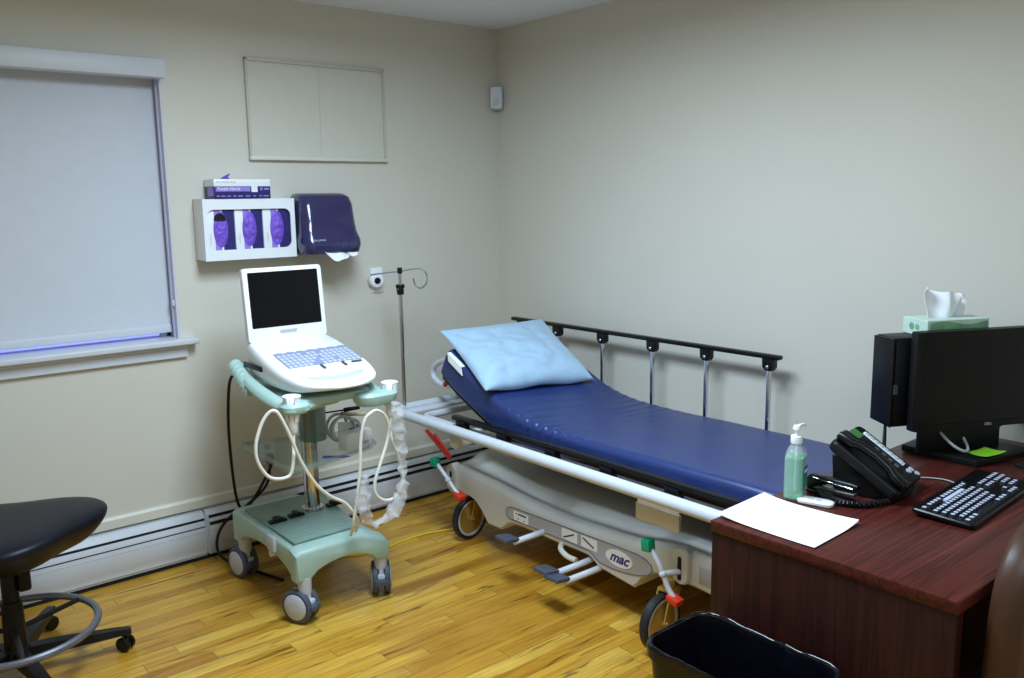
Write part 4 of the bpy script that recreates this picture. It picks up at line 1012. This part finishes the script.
# cables
T('monitor_cable', MB().tube([(-.345, -2.545, .862), (-.375, -2.585, .83), (-.38, -2.625, .80), (-.36, -2.65, .782), (-.325, -2.648, .783), (-.30, -2.62, .81), (-.295, -2.59, .845), (-.29, -2.56, .865)], .0045, 8, 8), M['greyl'], 'grey looped cable hanging below the monitor at its left', 'cable')
T('monitor_cable', MB().tube([(-.19, -2.60, .87), (-.18, -2.64, .84), (-.15, -2.66, .825), (-.11, -2.66, .83), (-.07, -2.64, .86), (-.045, -2.62, .90)], .006, 8, 8), M['black'], 'black cable sagging below the right half of the monitor', 'cable')
T('computer_cable', MB().tube([(-.475, -2.46, .862), (-.50, -2.47, .835), (-.54, -2.49, .79), (-.58, -2.52, .762), (-.66, -2.545, .758), (-.70, -2.55, .76)], .0035, 8, 8).tube([(-.465, -2.455, .862), (-.47, -2.46, .82), (-.485, -2.47, .77), (-.50, -2.49, .757), (-.52, -2.54, .757)], .003, 8, 6), M['black'], 'thin black cables dropping from the computer case to the desk', 'cable')
T('phone_line', MB().tube([(-.675, -2.60, .762), (-.64, -2.62, .755), (-.60, -2.66, .754), (-.585, -2.70, .754), (-.60, -2.74, .754)], .0018, 8, 8), M['label'], 'thin grey line lying between the phone and the keyboard', 'cable')
T('desk_mat', MB().prism(rrect(.30, .20, .02, 4, -.155, -2.87), 2, DZ + .0005, DZ + .004, .001), M['black'], 'black mat at the right edge beyond the keyboard', 'mat')

# keyboard
kb = thing('computer_keyboard', 'black computer keyboard with pale key legends in front of the monitor', 'keyboard', (-.695, -2.822, DZ), math.radians(2.8))
KT = Matrix.Translation((0, 0, .0)) @ Matrix.Rotation(math.radians(3), 4, 'X')
B('case', MB().loft([[(x, y, z + y * .055) for x, y in rrect(.445 - d, .150 - d, .010, 4)] for z, d in ((.0055, .006), (.009, 0), (.016, 0), (.019, .005))]), M['black2'], kb, local=True)
def keymesh():
    me = MB().loft([[(x, y, z) for x, y in rrect(w_, h_, .002, 2)] for z, w_, h_ in ((0, .0165, .0165), (.006, .0135, .0130))])
    return me
proto = None; KP = .0188
def add_key(x, y, sx=1., leg=1):
    global proto, protoL
    z = .0185 + y * .055
    if proto is None:
        proto = B('key', keymesh(), M['keycap'], kb, local=True)
        protoL = B('legend', MB().box((-.0052, -.0044, .006), (.0052, .0050, .0064)), M['legend'], proto, local=True)
        k = proto; l = protoL
    else:
        k = proto.copy(); COL.objects.link(k); k.parent = kb
        if leg:
            l = protoL.copy(); COL.objects.link(l); l.parent = k
    k.location = (x, y, z); k.scale = (sx, 1, 1)
proto = protoL = None
rows = [(-.062, 0), (-.0432, .3), (-.0244, .15), (-.0056, 0), (.0132, 0)]
nk = 0
KX0 = -.208
for c_ in range(14): add_key(KX0 + c_ * KP, .0195)                           # number row
for c_ in range(14): add_key(KX0 + .005 + c_ * KP, .0195 - KP)               # qwerty row
for c_ in range(13): add_key(KX0 + .009 + c_ * KP, .0195 - 2 * KP)           # home row
for c_ in range(12): add_key(KX0 + .016 + c_ * KP, .0195 - 3 * KP)           # shift row
for x in (KX0 + .002, KX0 + .026, KX0 + .050, KX0 + .205, KX0 + .229, KX0 + .25): add_key(x, .0195 - 4 * KP, 1.15)
add_key(KX0 + .127, .0195 - 4 * KP, 6.4, 0)
for c_ in range(13): add_key(KX0 + c_ * KP + (c_ > 0) * .012 + (c_ > 4) * .008 + (c_ > 8) * .006, .0195 + KP + .009)   # function row
for x in (.088, .1068, .1256):
    for r_ in (0, 1): add_key(x, .0195 - r_ * KP)
for x, r_ in ((.1068, 3), (.088, 4), (.1068, 4), (.1256, 4)): add_key(x, .0195 - r_ * KP)
for c_ in range(4):
    for r_ in range(4 if c_ < 3 else 2): add_key(.152 + c_ * .0178, .0195 - r_ * KP)
B('logo_light', MB().cyl((.07, .058, .021), (.07, .058, .0235), .004, n=10), M['pen'], kb, local=True)
B('label_strip', MB().box((-.115, .028, .0195), (.005, .0385, .0262), .0006, 1), M['legend'], kb, local=True)

# ------------------------------------------------------------------ bin
bn = thing('waste_bin', 'black rectangular waste bin against the desk end panel', 'waste bin', (-1.45, -2.61, 0))
BXc, BYc = -1.455, -2.634
def bnsec(w_, d_, z, r=.05): return [(x, y, z) for x, y in rrect(w_, d_, r, 7, BXc, BYc)]
B('bin_body', MB().loft([bnsec(.185, .30, .0015), bnsec(.19, .31, .012), bnsec(.236, .39, .50), bnsec(.244, .40, .502), bnsec(.244, .40, .512), bnsec(.232, .386, .512), bnsec(.188, .306, .016), bnsec(.17, .28, .014)]), M['black'], bn)
def dense(poly, n=140):
    P = [V(p) for p in poly] + [V(poly[0])]; L = [0.]
    for a, b_ in zip(P, P[1:]): L.append(L[-1] + (b_ - a).length)
    out = []; j = 0
    for k in range(n):
        t = L[-1] * k / n
        while L[j + 1] < t: j += 1
        out.append(tuple(P[j].lerp(P[j + 1], (t - L[j]) / max(1e-9, L[j + 1] - L[j]))))
    return out
def liner():
    mb = MB(); rings = []
    n = None
    prof = [(.250, .406, .488), (.2505, .4065, .504), (.2495, .4055, .5115), (.2455, .4015, .5155), (.240, .396, .5155), (.235, .391, .512), (.231, .387, .50), (.226, .378, .475), (.214, .36, .42), (.204, .343, .32), (.192, .325, .2), (.17, .29, .08), (.14, .25, .045)]
    for i, (w_, d_, z) in enumerate(prof):
        r = []
        for k, (x, y) in enumerate(dense(rrect(w_, d_, .05, 10, BXc, BYc))):
            dn = V((x - BXc, y - BYc, 0)).normalized()
            nz_ = mnoise.noise(V((x * 16, y * 16, z * 5))) * (.018 if i > 6 else (.0035 if i < 3 else .0015))
            zz = z + (mnoise.noise(V((x * 30, y * 30, 3.))) * .012 if i == 0 else 0) + (mnoise.noise(V((x * 26, y * 26, 1.))) * .005 if 0 < i < 7 else 0)
            if i > 6: nz_ = -abs(nz_) 
            if i > 9: nz_ *= .4
            r.append((x + dn.x * nz_, y + dn.y * nz_, zz))
        rings.append(r)
    t = mb.loft(rings, caps=False)
    return t
T('bin_liner', liner(), M['linerb'], 'shiny black plastic bag lining the waste bin', 'bin bag', ang=60)

# ------------------------------------------------------------------ brown chair at the desk
ch = thing('office_chair', 'brown leather chair with rounded back tucked into the desk', 'chair', (-1.05, -2.95, 0))
bo = catmull([(-1.305, .56, 0), (-1.303, .66, 0), (-1.292, .75, 0), (-1.268, .82, 0), (-1.225, .868, 0), (-1.15, .898, 0), (-1.05, .906, 0), (-.95, .898, 0), (-.875, .868, 0), (-.832, .82, 0), (-.808, .75, 0), (-.797, .66, 0), (-.795, .56, 0), (-.82, .52, 0), (-1.05, .51, 0), (-1.28, .52, 0)], 4, True)
bo2 = [(p.x + .035, p.y - .02) for p in bo]
def shr(poly, d):
    c = V((-1.05, .7)); return [(x + (c.x - x) * d, y + (c.y - y) * d) for x, y in poly]
B('backrest', MB().loft([[(x, y, z) for x, z in shr(bo2, d)] for y, d in ((-3.075, .10), (-3.078, .03), (-3.092, 0), (-3.115, 0), (-3.135, .04), (-3.14, .12))]), M['brown'], ch, ang=60)
B('seat', MB().loft([[(x, y, z) for x, y in rrect(.48 - d, .46 - d, .07, 6, -1.05, -2.87)] for z, d in ((.39, .03), (.40, 0), (.445, 0), (.465, .03), (.47, .12))]), M['brown'], ch)
B('back_upright', MB().box((-1.17, -3.125, .36), (-1.13, -3.105, .60), .005).box((-.97, -3.125, .36), (-.93, -3.105, .60), .005).box((-1.17, -3.12, .36), (-.93, -2.9, .388), .004), M['black'], ch)
for lx in (-1.25, -.85):
    for ly in (-3.07, -2.68): B('leg', MB().cyl((lx, ly, 0.001), (lx * .97 - 1.05 * .03, ly * .97 - 2.87 * .03, .395), .014, .02, n=12), M['black'], ch)

# ------------------------------------------------------------------ stool
sx, sy = -2.588, -.588
so_ = thing('rolling_stool', 'black vinyl rolling stool with a grey foot ring by the heater', 'stool', (sx, sy, 0))
def sout(s):
    pts = []
    for k in range(48):
        a = 2 * PI * k / 48; r = .258 + .040 * math.cos(3 * (a - math.radians(8)))
        pts.append((sx + .03 + r * s * math.cos(a), sy + .015 + r * s * math.sin(a)))
    return pts
def zt2(x, y): return .0 - .0 * (x - sx)
B('seat', MB().loft([[(x, y, z + .015 * ((x - sx) / .28) ** 2 * 0) for x, y in sout(s)] for z, s in ((.420, .50), (.424, .66), (.434, .78), (.452, .865), (.476, .94), (.497, .985), (.510, 1.), (.521, .99), (.529, .955), (.535, .88), (.539, .7), (.540, .4))]), M['pad'], so_, ang=60)
B('seat_plate', MB().cyl((sx, sy, .395), (sx, sy, .422), .11, .13, n=24), M['black'], so_)
B('column', MB().cyl((sx, sy, .09), (sx, sy, .27), .036, .032, n=20).cyl((sx, sy, .27), (sx, sy, .41), .026, n=18).box((sx + .02, sy - .035, .30), (sx + .06, sy + .035, .40), .01), M['black'], so_)
B('foot_ring', MB().tube([(sx + .252 * math.cos(a), sy + .252 * math.sin(a), .165) for a in [2 * PI * k / 48 for k in range(48)]], .0125, 10, closed=True), M['ring'], so_)
B('ring_spokes', MB().tube([(sx + .252 * math.cos(math.radians(a_)) , sy + .252 * math.sin(math.radians(a_)), .165) if k else (sx, sy, .165) for a_ in (25,) for k in (0, 1)], .009, 8).tube([(sx, sy, .165), (sx + .252 * math.cos(math.radians(145)), sy + .252 * math.sin(math.radians(145)), .165)], .009, 8).tube([(sx, sy, .165), (sx + .252 * math.cos(math.radians(265)), sy + .252 * math.sin(math.radians(265)), .165)], .009, 8), M['black'], so_)
B('hub', MB().cyl((sx, sy, .06), (sx, sy, .11), .05, .042, n=22, bev=.004), M['black'], so_)
for k in range(5):
    a = math.radians(-11 + 72 * k); d = V((math.cos(a), math.sin(a), 0)); p = V((-math.sin(a), math.cos(a), 0)); o = V((sx, sy, 0))
    def sec(r, w_, z0, z1): return [o + d * r + p * w_ + V((0, 0, z0)), o + d * r - p * w_ + V((0, 0, z0)), o + d * r - p * w_ * .8 + V((0, 0, z1)), o + d * r + p * w_ * .8 + V((0, 0, z1))]
    lg = B('leg', MB().loft([sec(.03, .026, .062, .105), sec(.12, .025, .066, .102), sec(.31, .019, .066, .088), sec(.35, .016, .066, .082)]), M['black'], so_)
    e = o + d * .335; a2 = a + .9; ax = V((math.cos(a2), math.sin(a2), 0))
    cw = MB().cyl(e + V((0, 0, .04)), e + V((0, 0, .07)), .008, n=10)
    c0 = e + V((0, 0, .027)) + V((-ax.y, ax.x, 0)) * .008
    for s_ in (-1, 1): cw.lathe([(.020, .005), (.026, .007), (.027, .018), (.022, .023)], c0, ax * s_, 20)
    cw.cyl(c0 - ax * .01, c0 + ax * .01, .018, n=14)
    B('caster', cw, M['black2'], lg)

# ------------------------------------------------------------------ world, camera
wd = bpy.data.worlds.new('dusk'); SC.world = wd; wd.use_nodes = True
bg = wd.node_tree.nodes['Background']; bg.inputs['Color'].default_value = (.28, .34, 1.0, 1); bg.inputs['Strength'].default_value = 1.6

cam = bpy.data.cameras.new('camera'); co = bpy.data.objects.new('camera', cam); COL.objects.link(co)
cam.sensor_width = 36; cam.sensor_fit = 'HORIZONTAL'; cam.lens = 866.24 * 36 / 1024
cam.clip_start = .02
yaw, pit, rol = (math.radians(a) for a in (39.874, -9.289, -.838))
f = V((math.cos(pit) * math.sin(yaw), math.cos(pit) * math.cos(yaw), math.sin(pit)))
r = V((math.cos(yaw), -math.sin(yaw), 0)); u = r.cross(f)
r2 = r * math.cos(rol) + u * math.sin(rol); u2 = -r * math.sin(rol) + u * math.cos(rol)
mw_ = Matrix((r2, u2, -f)).transposed().to_4x4(); mw_.translation = V((-3.032397, -3.720829, 1.561455))
co.matrix_world = mw_
SC.camera = co
vs = SC.view_settings
vs.view_transform = 'Standard'; vs.look = 'None'; vs.gamma = 1; vs.exposure = 0.; vs.use_curve_mapping = False
